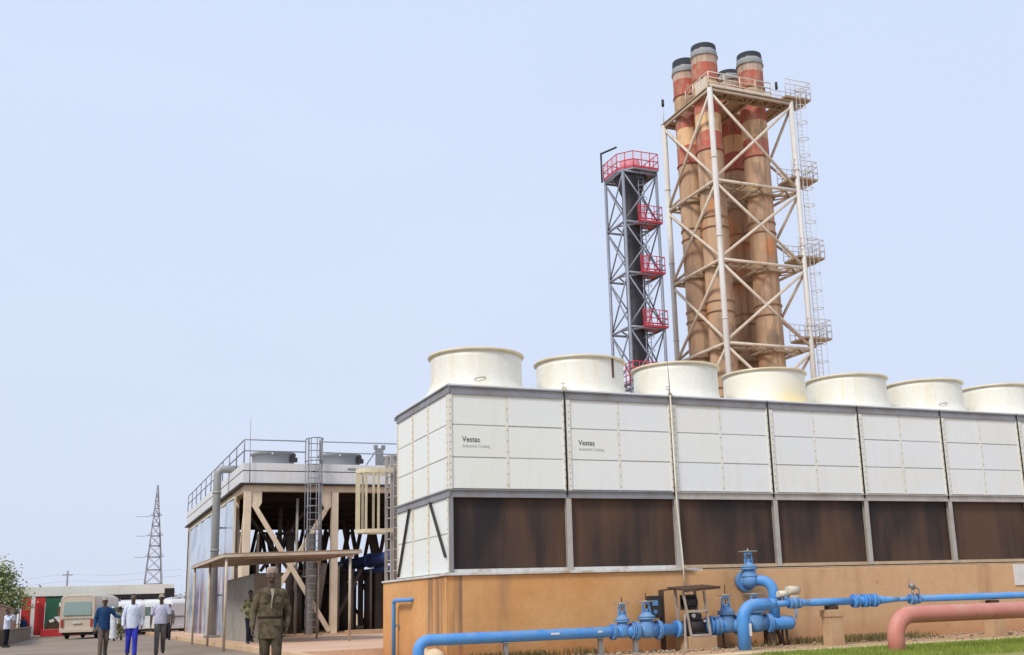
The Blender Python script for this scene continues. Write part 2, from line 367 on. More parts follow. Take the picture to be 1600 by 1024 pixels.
M['soil_grass'] = m_ground('lawn_soil', [(.22,.21,.06,1), (.28,.27,.08,1), (.36,.31,.12,1)], .8, 20, .3)
M['blade'] = plain('grass_blade', (.30,.37,.07,1), .8, 0, .1, .5, 1.6)
M['weed'] = plain('weed_leaf', (.25,.20,.085,1), .85, 0, .1, .55, 3)
M['stone'] = plain('pale_stone', (.42,.32,.24,1), .9, 0, .2, .4, 3)
M['leaf'] = plain('tree_leaf', (.21,.25,.075,1), .6, 0, .3, .6, 1.2)
M['leaf_light'] = plain('tree_leaf_light', (.42,.45,.18,1), .6, 0, .3, .4, 1.2)
M['bark'] = weathered('bark', (.10,.075,.05,1), (.06,.045,.035,1), 3, (.4,.7), .9, True, .5)
M['fence_wall'] = weathered('terracotta_wall', (.48,.29,.19,1), (.40,.24,.15,1), .8, (.4,.7), .9, False, .2)
M['low_wall'] = weathered('grey_brown_wall', (.24,.185,.14,1), (.19,.145,.11,1), .8, (.4,.7), .9, False, .2)
M['red_board'] = weathered('red_board', (.55,.03,.03,1), (.42,.025,.03,1), .5, (.45,.75), .5, False, 0)
M['fascia'] = weathered('cream_fascia', (.76,.76,.68,1), (.66,.64,.54,1), .3, (.45,.75), .6, False, 0)
M['green_board'] = weathered('dark_green_board', (.025,.115,.06,1), (.02,.075,.05,1), .5, (.45,.75), .5, False, 0)
M['pylon'] = plain('pylon_galvanised', (.27,.265,.30,1), .5, .2)
M['wire'] = plain('wire', (.42,.44,.48,1), .6)
M['glass'] = NT('vehicle_glass').out((.10,.14,.14,1), .08, 0, .6)
M['rear_glass'] = NT('vehicle_rear_glass').out((.24,.33,.30,1), .12, 0, .6)
M['bus_beige'] = weathered('beige_bus_paint', (.58,.50,.40,1), (.50,.40,.30,1), .8, (.45,.8), .35, False, 0)
M['bus_white'] = weathered('white_bus_paint', (.68,.68,.68,1), (.56,.53,.50,1), .8, (.5,.85), .35, False, 0)
M['rubber'] = plain('rubber', (.022,.02,.02,1), .8)
M['rim'] = plain('wheel_rim', (.38,.37,.36,1), .4, .5)
M['taillight'] = plain('tail_light', (.42,.05,.03,1), .3)
M['plate'] = plain('blank_plate', (.62,.60,.55,1), .5)
M['skin'] = plain('dark_skin', (.095,.055,.038,1), .42, 0, .45, .2, 12)
M['eye'] = plain('eye_white', (.20,.17,.15,1), .3)
M['lip'] = plain('lip', (.10,.04,.035,1), .5)
M['hair'] = plain('black_hair', (.012,.010,.010,1), .9)
def m_cloth(name, c, var=.3):
    t = NT(name); n = t.noise(t.mapped((1,1,.6)), 7, 4, .6, .6); n2 = t.noise(t.mapped((1.6,1.6,.7)), 5, 3, .5, 1.2)
    t.bump(n2, .7, .05); return t.out(t.mix(1.0, c, t.ramp(n, [(.3, G(1-var)), (.7, G(1))]), 'MULTIPLY'), .9, 0, .12)
def m_camo(name, cs, s=9):
    t = NT(name); n = t.noise(t.mapped(), s, 3, .5, .4)
    t.bump(t.noise(t.mapped((1.6,1.6,.7)), 5, 3, .5, 1.2), .7, .05)
    return t.out(t.ramp(n, [(.40, cs[0]), (.48, cs[1]), (.56, cs[2])]), .9, 0, .15)
M['olive'] = m_camo('olive_uniform', [(.072,.055,.034,1), (.105,.082,.050,1), (.132,.103,.064,1)])
M['olive_dark'] = m_camo('olive_uniform_dark', [(.052,.039,.025,1), (.072,.055,.035,1), (.088,.067,.043,1)])
M['olive_light'] = m_cloth('olive_pocket', (.125,.098,.060,1))
M['camo_green'] = m_camo('camouflage_green', [(.05,.07,.03,1), (.14,.15,.07,1), (.25,.23,.14,1)], 7)
M['belt'] = m_cloth('belt_brown', (.045,.034,.022,1))
M['cap_pale'] = m_cloth('pale_patterned_cap', (.50,.39,.31,1), .5)
M['cloth_navy'] = m_cloth('navy_cloth', (.022,.062,.15,1))
M['cloth_tan'] = m_cloth('taupe_cloth', (.165,.125,.10,1))
M['cloth_white'] = m_cloth('white_blue_cloth', (.62,.68,.80,1), .15)
M['cloth_royal'] = m_cloth('royal_blue_cloth', (.045,.055,.46,1))
M['cloth_lilac'] = m_cloth('pale_lilac_cloth', (.50,.50,.62,1), .2)
M['cloth_grey'] = m_cloth('grey_brown_cloth', (.14,.125,.115,1))
M['cloth_black'] = m_cloth('dark_cloth', (.02,.022,.032,1))
M['robe_white'] = m_cloth('white_robe_cloth', (.72,.74,.78,1), .12)
M['shoe'] = plain('dark_shoe', (.02,.017,.015,1), .5)
M['strap_pale'] = m_cloth('pale_strap', (.34,.31,.25,1))
M['gate_glass'] = M['glass']
# ================================================================== SETTING
b = MB(); b.add([(-600,-60,-.02),(1200,-60,-.02),(1200,1500,-.02),(-600,1500,-.02)], [(0,1,2,3)]); struct('ground', b, M['sand'])
b = MB(); b.add([(-40,-20,-.012),(5.2,-20,-.012),(5.2,130,-.012),(-40,130,-.012)], [(0,1,2,3)]); struct('road', b, M['asphalt'])
b = MB(); b.box(5.36,60,28.6,110,-.1,.15); struct('pavement', b, M['paving'])
b = MB()
y = -6.0
while y < 95:
    b.box(5.18,5.36,y,y+1.97,-.1,.155); y += 2.0
obj('kerb', b, M['kerb'], bevel=.015)['kind'] = 'structure'
b = MB()
x = 8.2
while x < 34:
    b.box(x,x+1.98,19.15,19.62,-.1,.03+rnd.uniform(-.006,.006)); x += 2.0
obj('kerb_strip', b, M['strip'], bevel=.01)['kind'] = 'structure'
b = MB(); b.add([(8,12,-.004),(36,12,-.004),(36,19.14,-.004),(8,19.14,-.004)], [(0,1,2,3)]); struct('lawn', b, M['soil_grass'])
b = MB()
for i in range(26000):
    x = rnd.uniform(12.5, 24); yy = rnd.uniform(15.2, 19.13) if x < 19 else rnd.uniform(16.5, 19.13)
    h = rnd.uniform(.04,.10); a = rnd.uniform(0, 6.28); w = .006; dx, dy = math.cos(a)*w, math.sin(a)*w
    lx, ly = rnd.uniform(-.04,.04), rnd.uniform(-.04,.04)
    b.add([(x-dx,yy-dy,-.005),(x+dx,yy+dy,-.005),(x+lx,yy+ly,h)], [(0,1,2)])
struct('grass', b, M['blade'], 'stuff')
b = MB()
for i in range(520):
    k = rnd.random()
    x = rnd.uniform(9.5, 24); yy = 23.0 - abs(rnd.gauss(0,1.1)) - .05
    if yy < 19.7: continue
    s = rnd.uniform(.012,.05)
    b.ell((x,yy,s*.3), s, s*rnd.uniform(.6,1), s*rnd.uniform(.5,.8), 6, 4)
struct('gravel', b, M['stone'], 'stuff')
b = MB()
for cx_, cy_, n_, sp in [(17.5,22.3,1100,1.0),(16.2,22.6,260,.6),(19.0,22.4,700,.9),(9.2,22.7,420,.7),(10.6,22.8,160,.5),(14.6,22.2,120,.5),(8.2,22.6,260,.4)]:
    for i in range(n_):
        x = rnd.gauss(cx_, sp*.6); yy = min(22.95, rnd.gauss(cy_, .22)); h = rnd.uniform(.03,.19); a = rnd.uniform(0,6.28); w = rnd.uniform(.006,.014)
        dx, dy = math.cos(a)*w, math.sin(a)*w; lx, ly = rnd.uniform(-.08,.08), rnd.uniform(-.08,.08)
        b.add([(x-dx,yy-dy,-.01),(x+dx,yy+dy,-.01),(x+lx*.6+dx,yy+ly*.6+dy,h*.7),(x+lx,yy+ly,h)], [(0,1,2,3)])
struct('weeds', b, M['weed'], 'stuff')

# ================================================================== NEAR COOLING TOWER
CX, CY, W, D, ZS, ZM, ZT = 7.573, 23.18, 2.857, 4.2, 1.9, 3.666, 6.008
NB = 9
XE = CX + NB*W
# basin the tower stands on
bw = thing('basin_wall', 'long orange painted concrete basin wall under the white cooling tower', 'wall', (7.44,23.05,0))
b = MB(); b.box(7.44, XE+.2, 23.05, 28.3, -.2, 1.78); obj('wall', b, M['plinth'], bw, bevel=.02)
b = MB()
b.box(7.40, 13.55, 22.99, 23.4, 1.783, 1.84); b.box(7.40, 7.6, 23.4, 28.3, 1.783, 1.83)
b.add([(13.55,23.0,1.783),(13.9,23.1,1.783),(13.9,23.1,1.83),(13.55,23.0,1.84)], [(0,1,2,3)])
obj('flashing', b, M['flashing'], bw, bevel=.006)
b = MB(); b.box(13.9, XE+.2, 23.06, 23.4, 1.783, 1.815); obj('ledge', b, M['sill_tan'], bw, bevel=.006)
ct = thing('cooling_tower', 'long white panelled cooling tower with a row of round fan cylinders on top', 'cooling tower', (CX,CY,ZS))
b = MB(); b.box(CX+.06, XE, CY+.10, CY+D-.03, 1.86, ZT-.03); 
obj('casing', b, M['black_gap'], ct)
zr = [3.675, 4.385, 5.12, 5.835]
def bolts(b, x, y, z0, z1, step, ax):
    n = int((z1-z0)/step)
    for i in range(n+1):
        z = z0 + (z1-z0)*i/n
        if ax == 'y': b.box(x-.009, x+.009, y-.01, y, z-.011, z+.011)
        else: b.box(x-.010, x, y-.010, y+.010, z-.012, z+.012)
for n in range(NB):
    x0 = CX + n*W; x1 = x0 + W; xm = (x0+x1)/2 - .02
    a0 = x0 + .135 if n else x0 + .03
    a1 = x1 - .06
    # cladding panels (two columns, three rows, lapped with grey seams)
    b = MB()
    for c0, c1 in ((a0, xm-.03), (xm+.03, a1)):
        for k in range(3):
            dy = rnd.uniform(0, .006)
            b.box(c0, c1, CY+.0-dy, CY+.05, zr[k]+.014, zr[k+1]-.014)
    obj('cladding', b, M['white_panel'], ct, bevel=.008)
    b = MB()
    for k in (1, 2): b.box(a0, a1, CY+.008, CY+.055, zr[k]-.0135, zr[k]+.0135)
    obj('panel_seam', b, M['seam'], ct)
    for (ma, mb_, md, z0, z1) in ((xm-.03,xm+.03,.008,zr[0]+.01,zr[3]+.02),(x1-.062,x1-.018,.028,zr[0],ZT-.192),(x0+.035 if n else x0-.012, x0+.137 if n else x0+.075,.03,zr[0],ZT-.192)):
        b = MB(); b.box(ma, mb_, CY-md, CY+.056, z0, z1); obj('mullion', b, M['mullion'], ct, bevel=.003)
    b = MB(); bolts(b, xm, CY-.008, zr[0]+.1, zr[3]-.05, .24, 'y'); bolts(b, x1-.04, CY-.028, zr[0]+.1, zr[3], .18, 'y'); bolts(b, x0+.09 if n else x0+.03, CY-.03, zr[0]+.1, zr[3], .15, 'y')
    obj('bolt_row', b, M['bolt'], ct)
    # dark joint rod between bays
    if n < NB-1:
        b = MB(); b.tube((x1+.005, CY-.03, ZM-.1), (x1+.005, CY-.03, ZT+.02), .017, n=8); b.box(x1-.018, x1+.035, CY-.01, CY+.05, zr[0], ZT)
        obj('joint_rod', b, M['black_gap'], ct)
    # wet louvre face
    b = MB(); k = 0
    xx = x0+.09
    while xx < x1-.02:
        w_ = .0465; b.add([(xx,CY+.09,ZS),(xx+w_*.5,CY+.084,ZS),(xx+w_,CY+.09,ZS),(xx+w_,CY+.09,ZM-.17),(xx+w_*.5,CY+.084,ZM-.17),(xx,CY+.09,ZM-.17)], [(0,1,4,5),(1,2,3,4)]); xx += w_
    obj('louvre', b, M['louvre'], ct)
    # channels
    cm = M['channel'] if n < 2 else M['channel_pale']
    b = MB(); b.box(x0+.012, x1-.012, CY-.045, CY+.05, ZT-.02, ZT+.012); b.box(x0+.012, x1-.012, CY-.012, CY+.05, ZT-.165, ZT-.018); b.box(x0+.012, x1-.012, CY-.04, CY+.05, ZT-.19, ZT-.163)
    obj('top_channel', b, M['channel'], ct)
    b = MB(); b.box(x0+.012, x1-.012, CY-.045, CY+.05, ZM-.022, ZM+.006); b.box(x0+.012, x1-.012, CY-.008, CY+.05, ZM-.15, ZM-.02); b.box(x0+.012, x1-.012, CY-.04, CY+.05, ZM-.176, ZM-.148)
    obj('middle_channel', b, cm, ct)
    # I-section post in front of the louvres
    if n:
        xp = x0 + .03
        b = MB(); b.box(xp-.065, xp+.065, CY-.03, CY-.016, 1.87, ZM-.178); b.box(xp-.012, xp+.012, CY-.016, CY+.06, 1.87, ZM-.178); b.box(xp-.065, xp+.065, CY+.058, CY+.07, 1.87, ZM-.178); b.box(xp-.09, xp+.09, CY-.06, CY+.08, 1.845, 1.872)
        obj('post', b, M['channel_pale'], ct)
    b = MB(); b.box(x0+.1, x1, CY-.01, CY+.055, 1.843, 1.92); obj('sill', b, M['flashing'] if n < 2 else M['sill_tan'], ct)
# corner post, side face
b = MB(); b.box(CX-.012, CX+.085, CY-.035, CY+.06, 1.845, ZM-.178); obj('post', b, M['channel'], ct)
ys = [CY, CY+1.49, CY+2.78, CY+D]
b = MB(); bb = MB(); bs = MB()
for i in range(3):
    p0, p1 = ys[i]+.035, ys[i+1]-.035
    for k in range(3): b.box(CX-.0-rnd.uniform(0,.006), CX+.05, p0, p1, zr[k]+.014, zr[k+1]-.014)
    for z0, z1 in ((1.86, 2.68), (2.71, ZM-.18)): b.box(CX, CX+.05, p0, p1, z0, z1)
for i in range(4):
    yy = ys[i]; c0, c1 = (yy, yy+.07) if i == 0 else (yy-.035, yy+.035) if i < 3 else (yy-.07, yy)
    for z0, z1 in ((zr[0],ZT-.192),(1.86,ZM-.18)):
        bj = MB(); bj.box(CX-.022, CX+.054, c0, c1, z0, z1); obj('end_mullion', bj, M['cream_flange'], ct, bevel=.004)
    bolts(bb, CX-.022, (c0+c1)/2, zr[0]+.08, zr[3], .15, 'x'); bolts(bb, CX-.022, (c0+c1)/2, 1.95, ZM-.25, .2, 'x')
for k in (1, 2): bs.box(CX+.008, CX+.055, CY+.05, CY+D-.05, zr[k]-.0135, zr[k]+.0135)
bs.box(CX+.008, CX+.055, CY+.05, CY+D-.05, 2.681, 2.709)
obj('end_cladding', b, M['white_panel'], ct, bevel=.008)
obj('bolt_row', bb, M['bolt'], ct); obj('panel_seam', bs, M['seam'], ct)
b = MB()
for z0, z1, dx in ((ZT-.02,ZT+.012,.045),(ZT-.165,ZT-.018,.012),(ZT-.19,ZT-.163,.04)): b.box(CX-dx, CX+.012, CY-.046, CY+D+.03, z0, z1)
b.box(CX-.07, CX+.05, CY+D+.03, CY+D+.1, ZT-.12, ZT-.02)
obj('top_channel', b, M['channel'], ct)
b = MB()
for z0, z1, dx in ((ZM-.022,ZM+.006,.045),(ZM-.15,ZM-.02,.012),(ZM-.176,ZM-.148,.04)): b.box(CX-dx, CX+.012, CY-.046, CY+D+.03, z0, z1)
obj('middle_channel', b, M['channel'], ct)
for p, q in (((CX-.04,26.2,3.5),(CX-.04,27.2,1.9)), ((CX-.04,24.5,3.5),(CX-.04,23.36,2.2))):
    b = MB(); b.beam(p, q, .05, .05); obj('diagonal_brace', b, M['dark_metal'], ct)
# roof deck
b = MB(); b.box(CX-.02, XE, CY-.02, CY+D, ZT+.013, ZT+.05); obj('roof_deck', b, M['white_panel'], ct)
fy = CY + D/2; zd = ZT+.05
ZR = 7.2
for n in range(NB):
    xc = CX + W*(n+.5)
    b = MB()
    prof = [(1.422,0),(1.40,.03),(1.31,.10),(1.23,.20),(1.17,.32),(1.14,.46),(1.135,.95),(1.14,ZR-zd-.05)]
    inner = [(r-.035, h) for r, h in reversed(prof)]
    b.lathe((xc,fy,zd), prof + inner, 56)
    f = obj('fan_cylinder', b, M['fan_yellow'] if n == 3 else M['fan'], ct)
    b = MB(); b.lathe((xc,fy,zd), [(1.13,ZR-zd-.055),(1.195,ZR-zd-.05),(1.205,ZR-zd-.025),(1.195,ZR-zd),(1.10,ZR-zd),(1.10,ZR-zd-.05)], 56)
    obj('lip', b, M['fan_lip'], f)
    if n in (0, 5):     # small lifting handle on the shell
        a = R(-105); b = MB(); px, py = xc+1.16*math.cos(a), fy+1.16*math.sin(a)
        b.path([(px-.14,py+.02,zd+.34),(px-.1,py-.05,zd+.37),(px+.1,py-.05,zd+.40),(px+.16,py+.01,zd+.38)], .012, 6); obj('handle', b, M['grey_metal'], f)
    if n == 1:          # dark vertical streak on the shell, built as a thin strip
        a = R(-68); b = MB(); px, py = xc+1.145*math.cos(a), fy+1.145*math.sin(a)
        b.box(px-.025,px+.025,py-.015,py+.02,ZR-.55,ZR-.06); obj('bracket', b, M['rust'], f)
    # fan inside, at rest
    b = MB(); b.cyl((xc,fy,zd), .2, .55, .8, 16)
    for k in range(6):
        a = k*math.pi/3; u = Vector((math.cos(a), math.sin(a), 0)); v = Vector((-u.y, u.x, 0)); c = Vector((xc,fy,zd+.68))
        b.add([c+u*.18+v*.06+Vector((0,0,.03)), c+u*1.05+v*.12+Vector((0,0,.03)), c+u*1.05-v*.12-Vector((0,0,.03)), c+u*.18-v*.06-Vector((0,0,.03))], [(0,1,2,3)])
    obj('fan_rotor', b, M['grey_metal'], f)
b = MB(); xb = CX+W
for xj in (CX+W, CX+2*W):
    b.box(xj-.05, xj+.07, CY-.05, CY+.05, ZT+.013, ZT+.10); b.tube((xj,CY-.02,ZT+.1),(xj-.03,CY-.02,ZT+.19),.012,n=6); b.tube((xj-.09,CY-.02,ZT+.2),(xj+.03,CY-.02,ZT+.19),.012,n=6)
obj('roof_bracket', b, M['cream_flange'], ct)
def text(body, size, loc, mat, parent, name, rot=(R(90),0,0), sx=1):
    c = bpy.data.curves.new(name, 'FONT'); c.body = body; c.size = size; c.extrude = .0015; c.resolution_u = 3
    t = bpy.data.objects.new(name, c); col.objects.link(t)
    me = bpy.data.meshes.new_from_object(t.evaluated_get(bpy.context.evaluated_depsgraph_get()))
    bpy.data.objects.remove(t)
    me.transform(Matrix.Translation(Vector(loc) - parent.location) @ Euler(rot).to_matrix().to_4x4() @ Matrix.Diagonal((sx,1,1,1)))
    o = bpy.data.objects.new(name, me); col.objects.link(o); me.materials.clear(); me.materials.append(mat); o.parent = parent; return o
for xt in (7.89, 7.89+2.875):
    text('Vestas', .175, (xt, CY-.012, 4.74), M['text_dark'], ct, 'lettering', sx=.93)
    text('Industrial Cooling', .10, (xt, CY-.012, 4.62), M['text_faint'], ct, 'small_lettering', sx=.92)
# lightning rod on the front
lr = thing('lightning_rod', 'thin pole rising up the white tower front between its two lettered bays and the rest', 'pole', (13.30,22.99,1.4))
b = MB(); b.path([(13.30,22.97,1.42),(13.30,22.97,1.9),(13.28,23.08,3.4),(13.26,23.08,6.02)], .02, 8); obj('pole', b, M['cream_flange'], lr)
b = MB(); b.tube((13.26,23.08,6.0),(13.23,23.08,6.98),.013,.007,n=6); obj('spike', b, M['grey_metal'], lr)
b = MB(); b.torus((13.20,23.08,6.2),.05,.008,12,5,'y'); obj('clamp', b, M['grey_metal'], lr)

# ================================================================== PIPING
def flange(b, c, r, t, axis='x'): b.cyl(c, r, -t/2, t/2, 18, axis)
def gate_valve(parent, x, y, z, r, top, stem, wheel, name='gate_valve', lean=0):
    "a gate valve standing on a horizontal pipe (axis x) of radius r; top = height of the handwheel above the axis"
    b = MB(); L = r*1.75
    b.lathe((x,y,z), [(1e-3,-r*1.15),(r*.7,-r*1.08),(r*1.12,-r*.7),(r*1.2,0),(r*1.15,r*.75),(r*1.0,r*1.25),(r*.9,r*1.55)], 20)
    b.cyl((x,y,z), r*1.02, -L, L, 18, 'x')
    for s_ in (-1, 1):
        flange(b, (x+s_*L,y,z), r*1.42, .035); flange(b, (x+s_*(L+.042),y,z), r*1.42, .035)
        for k in range(8):
            a = k*math.pi/4+.2; b.cyl((x+s_*(L+.02), y+math.cos(a)*r*1.25, z+math.sin(a)*r*1.25), .014, -.06, .06, 6, 'x')
    v = obj(name, b, M['blue_dull'], parent)
    zb = z + r*1.55
    b = MB(); b.cyl((x,y,zb), r*1.32, 0, .04, 18); b.cyl((x,y,zb), r*1.32, .046, .085, 18)
    b.lathe((x,y,zb), [(r*1.1,.085),(r*.8,.13),(r*.45,.17),(.001,.18)], 16); obj('bonnet', b, M['blue_dull'], v)
    b = MB(); t = z + top
    for s_ in (-1, 1):
        b.beam((x+s_*r*.72,y,zb+.1),(x+s_*r*.42,y,t-.03),.035,.05)
    b.box(x-r*.5,x+r*.5,y-.03,y+.03,t-.06,t-.02); b.cyl((x,y,zb), r*.33, .15, .24, 12); obj('yoke', b, M['blue_dull'], v)
    b = MB(); b.tube((x,y,zb+.1),(x,y,z+stem),.014,n=8); obj('stem', b, M['rust'], v)
    b = MB(); b.torus((x,y,t),wheel,.014,24,6)
    for k in range(5):
        a = k*1.2566; b.tube((x,y,t),(x+wheel*math.cos(a),y+wheel*math.sin(a),t),.009,n=6)
    b.cyl((x,y,t),.035,-.025,.025,10); obj('handwheel', b, M['handwheel'], v)
    return v
# low run
PY_ = 22.3
lp = thing('blue_pipe', 'low straight blue pipe with two gate valves, bending into the ground near the wall corner', 'pipe', (6.6,PY_,0))
b = MB(); b.path(bend([(6.6,PY_,-.1),(6.6,PY_,.47),(11.0,PY_,.47)], .22), .118, 16); b.tube((11.0,PY_,.47),(11.06,PY_,.47),.118,.13,16)
b.tube((11.0,PY_,.47),(12.62,PY_,.47),.13,n=18); b.tube((12.62,PY_,.47),(12.72,PY_,.47),.19,n=18)
for xw in (6.84,8.15,9.9): b.torus((xw,PY_,.47),.118,.007,20,5,'x')
obj('pipe', b, M['blue'], lp)
for xs in (8.5, 10.72, 11.58):
    b = MB(); b.box(xs-.045, xs+.045, PY_-.05, PY_+.05, -.05, .37); b.box(xs-.09, xs+.09, PY_-.1, PY_+.1, .345, .362)
    b.box(xs-.11, xs+.11, PY_-.11, PY_+.11, -.05, .012)
    obj('pipe_support', b, M['grey_metal'], lp)
for xs in (9.5, 10.62): 
    b = MB(); b.box(xs,xs+.2 if xs < 10 else xs+.1,PY_-.123,PY_-.1,.47,.51); obj('white_sticker', b, M['white_paint'], lp)
gate_valve(lp, 11.28, PY_, .47, .125, .60, .74, .17)
gate_valve(lp, 11.89, PY_, .47, .15, .63, .82, .20)
# right header with riser
hd = thing('blue_pipe', 'thick blue header pipe with flanged valves and a riser into the wall', 'pipe', (14.5,PY_,0))
b = MB(); b.tube((13.35,PY_,.50),(15.72,PY_,.50),.165,n=20)
b.lathe((15.72,PY_,.50), [(.165,0),(.15,.06),(.10,.11),(.001,.13)], 20, 'x')
for xf in (13.5,13.62,13.74): flange(b,(xf,PY_,.5),.225,.045)
for xf in (14.30,14.36,15.08,15.14): flange(b,(xf,PY_,.5),.235,.05)
obj('pipe', b, M['blue'], hd)
gate_valve(hd, 13.98, PY_, .50, .155, .68, .92, .17)
gate_valve(hd, 14.78, PY_, .50, .165, .69, .74, .27)
b = MB(); b.cyl((13.62,PY_,.5), .15, .17, .22, 16); b.cyl((13.62,PY_,.5), .08, 0, .17, 14); b.cyl((14.3,PY_,.5), .15, .19, .23, 16); b.cyl((14.3,PY_,.5),.08,0,.19,14); obj('blank_branch', b, M['blue_dull'], hd)
b = MB(); b.path(bend([(15.33,PY_,.5),(15.33,PY_,1.50),(14.88,22.75,1.50)], .30, 10), .125, 16); obj('riser', b, M['blue'], hd)
b = MB(); flange(b,(15.33,PY_,.98),.19,.05,'z'); flange(b,(15.33,PY_,1.04),.19,.05,'z'); obj('riser_flange', b, M['blue_dull'], hd)
# valve at the wall
b = MB(); c = (14.90,22.62,1.50)
b.ell(c, .185, .2, .185, 20, 12); b.tube(c,(14.90,23.03,1.50),.17,n=18); flange(b,(14.9,22.84,1.5),.25,.05,'y'); flange(b,(14.9,22.78,1.5),.25,.05,'y')
b.lathe(c, [(.19,.1),(.15,.2),(.14,.26)], 18)
v = obj('wall_valve', b, M['blue_dull'], hd)
b = MB(); b.cyl((14.9,22.62,1.76),.20,0,.045,18); b.cyl((14.9,22.62,1.81),.20,0,.04,18); b.lathe((14.9,22.62,1.85),[(.14,0),(.10,.05),(.06,.09)],14); obj('bonnet', b, M['blue_dull'], v)
b = MB()
for s_ in (-1,1): b.beam((14.9+s_*.10,22.62,1.86),(14.9+s_*.075,22.62,2.14),.035,.05)
b.box(14.81,14.99,22.58,22.66,2.12,2.16); b.cyl((14.9,22.62,1.9),.05,0,.12,10); obj('yoke', b, M['blue_dull'], v)
b = MB(); b.torus((14.9,22.62,2.19),.22,.015,24,6)
for k in range(5): b.tube((14.9,22.62,2.19),(14.9+.22*math.cos(k*1.2566),22.62+.22*math.sin(k*1.2566),2.19),.01,n=6)
b.tube((14.9,22.62,1.9),(14.9,22.62,2.27),.016,n=8); obj('handwheel', b, M['handwheel'], v)
# electric actuator
b = MB(); b.cyl((15.52,22.0,1.24),.105,0,.30,20,'x'); b.cyl((15.25,22.0,1.17),.075,0,.27,16,'x'); b.box(15.55,15.75,21.93,22.07,1.08,1.14); a_ = obj('valve_actuator', b, M['cream_flange'], hd, bevel=0)
b = MB(); b.cyl((15.825,22.0,1.24),.065,0,.03,18,'x'); obj('end_cap', b, M['dark_metal'], a_)
b = MB(); b.tube((15.33,22.0,1.1),(15.33,PY_,1.1),.05,n=10); b.cyl((15.45,22.0,1.0),.06,.0,.13,12); obj('actuator_bracket', b, M['blue_dull'], a_)
for xs in (13.86,15.5,15.62): b = MB(); b.tube((xs,PY_,.36),(xs+.02,PY_,-.05),.028,n=8); obj('pipe_support', b, M['rust'], hd)
b = MB(); b.beam((15.40,PY_+.05,.36),(15.52,PY_+.05,-.05),.07); obj('pipe_support', b, M['rust'], hd)
b = MB(); b.box(15.05,15.25,PY_-.12,PY_+.12,-.05,.34); obj('pipe_support', b, M['rust'], hd)
# upper run along the wall
up = thing('blue_pipe', 'thin blue pipe running above the pink pipe from a thick bend in the ground', 'pipe', (13.72,21.2,0))
Y2 = 21.2
b = MB(); b.path(bend([(13.72,Y2,-.1),(13.72,Y2,.93),(14.42,Y2,.95)], .33, 12), .142, 18); b.tube((14.42,Y2,.95),(14.62,Y2,.95),.142,.075,18)
b.tube((14.6,Y2,.95),(15.02,Y2,.95),.072,n=14)
obj('bend_pipe', b, M['blue'], up)
b = MB(); b.box(13.78,13.83,Y2-.155,Y2-.12,.28,.55); obj('white_sticker', b, M['white_paint'], up)
b = MB(); flange(b,(15.0,Y2,.95),.12,.06); flange(b,(15.24,Y2,.95),.12,.06); b.ell((15.12,Y2,.95),.12,.11,.13,16,10); b.tube((15.12,Y2-.05,.85),(15.07,Y2-.1,.62),.022,n=8); obj('ball_valve', b, M['blue_dull'], up)
b = MB(); b.tube((15.26,Y2,.95),(15.42,Y2,.95),.11,.07,14); b.tube((15.42,Y2,.95),(15.6,Y2,.95),.07,.085,14); b.tube((15.6,Y2,.95),(16.75,Y2,.95),.085,n=14)
b.tube((17.5,Y2,.95),(17.75,Y2,.95),.10,.075,14); b.tube((17.75,Y2,.95),(18.15,Y2,.95),.075,.05,14); b.tube((18.1,Y2,.95),(18.5,Y2,.95),.052,n=12); b.tube((18.7,Y2,.95),(30,Y2,.93),.082,n=14)
obj('pipe', b, M['blue'], up)
b = MB()
b.tube((16.75,Y2,.95),(17.5,Y2,.95),.095,n=16)
for xf in (16.8,16.88,17.08,17.16,17.34,17.42): flange(b,(xf,Y2,.95),.155,.05)
obj('flange_set', b, M['blue'], up)
b = MB(); b.ell((18.58,Y2,.93),.13,.10,.12,14,8); flange(b,(18.48,Y2,.95),.12,.04); flange(b,(18.72,Y2,.95),.12,.04); obj('gauge_valve', b, M['blue_dull'], up)
b = MB(); b.path(bend([(18.68,Y2-.05,1.0),(18.74,Y2-.05,1.16),(18.62,Y2-.05,1.22),(18.52,Y2-.05,1.14)],.04,4), .018, 6); b.tube((18.52,Y2-.05,.98),(18.52,Y2-.05,1.2),.025,n=8); b.cyl((18.53,Y2-.04,1.26),.085,-.05,.05,16,'z'); b.tube((18.5,Y2,1.2),(18.48,Y2,1.62),.006,n=5); obj('pressure_gauge', b, M['grey_metal'], up)
def conc_post(x0, x1, y0, y1, z, label):
    t = thing('pipe_pier', label, 'post', ((x0+x1)/2,(y0+y1)/2,0), 0, 'concrete piers under the thin blue pipe')
    b = MB(); b.box(x0+.02,x1-.02,y0+.02,y1-.02,-.05,z-.16); b.box(x0,x1,y0,y1,z-.163,z); obj('pier', b, M['tan_concrete'], t, bevel=.015)
    b = MB(); xc = (x0+x1)/2; yc = (y0+y1)/2; b.box(xc-.11,xc+.11,yc-.12,yc+.12,z,z+.09); obj('bearing_block', b, M['rust'], t)
conc_post(15.95,16.37,21.05,21.4,.775,'square concrete pier standing clear under the thin blue pipe')
conc_post(20.85,21.3,21.05,21.4,.76,'brown concrete pier half hidden behind the pink pipe')
b = MB(); b.path(bend([(14.72,17.4,-.1),(14.72,17.4,.68),(30,17.4,.66)], .42, 14), .165, 22); one('pink_pipe', b, M['pink'], 'thick faded pink pipe rising from the grass and bending level', 'pipe', (14.72,17.4,0))
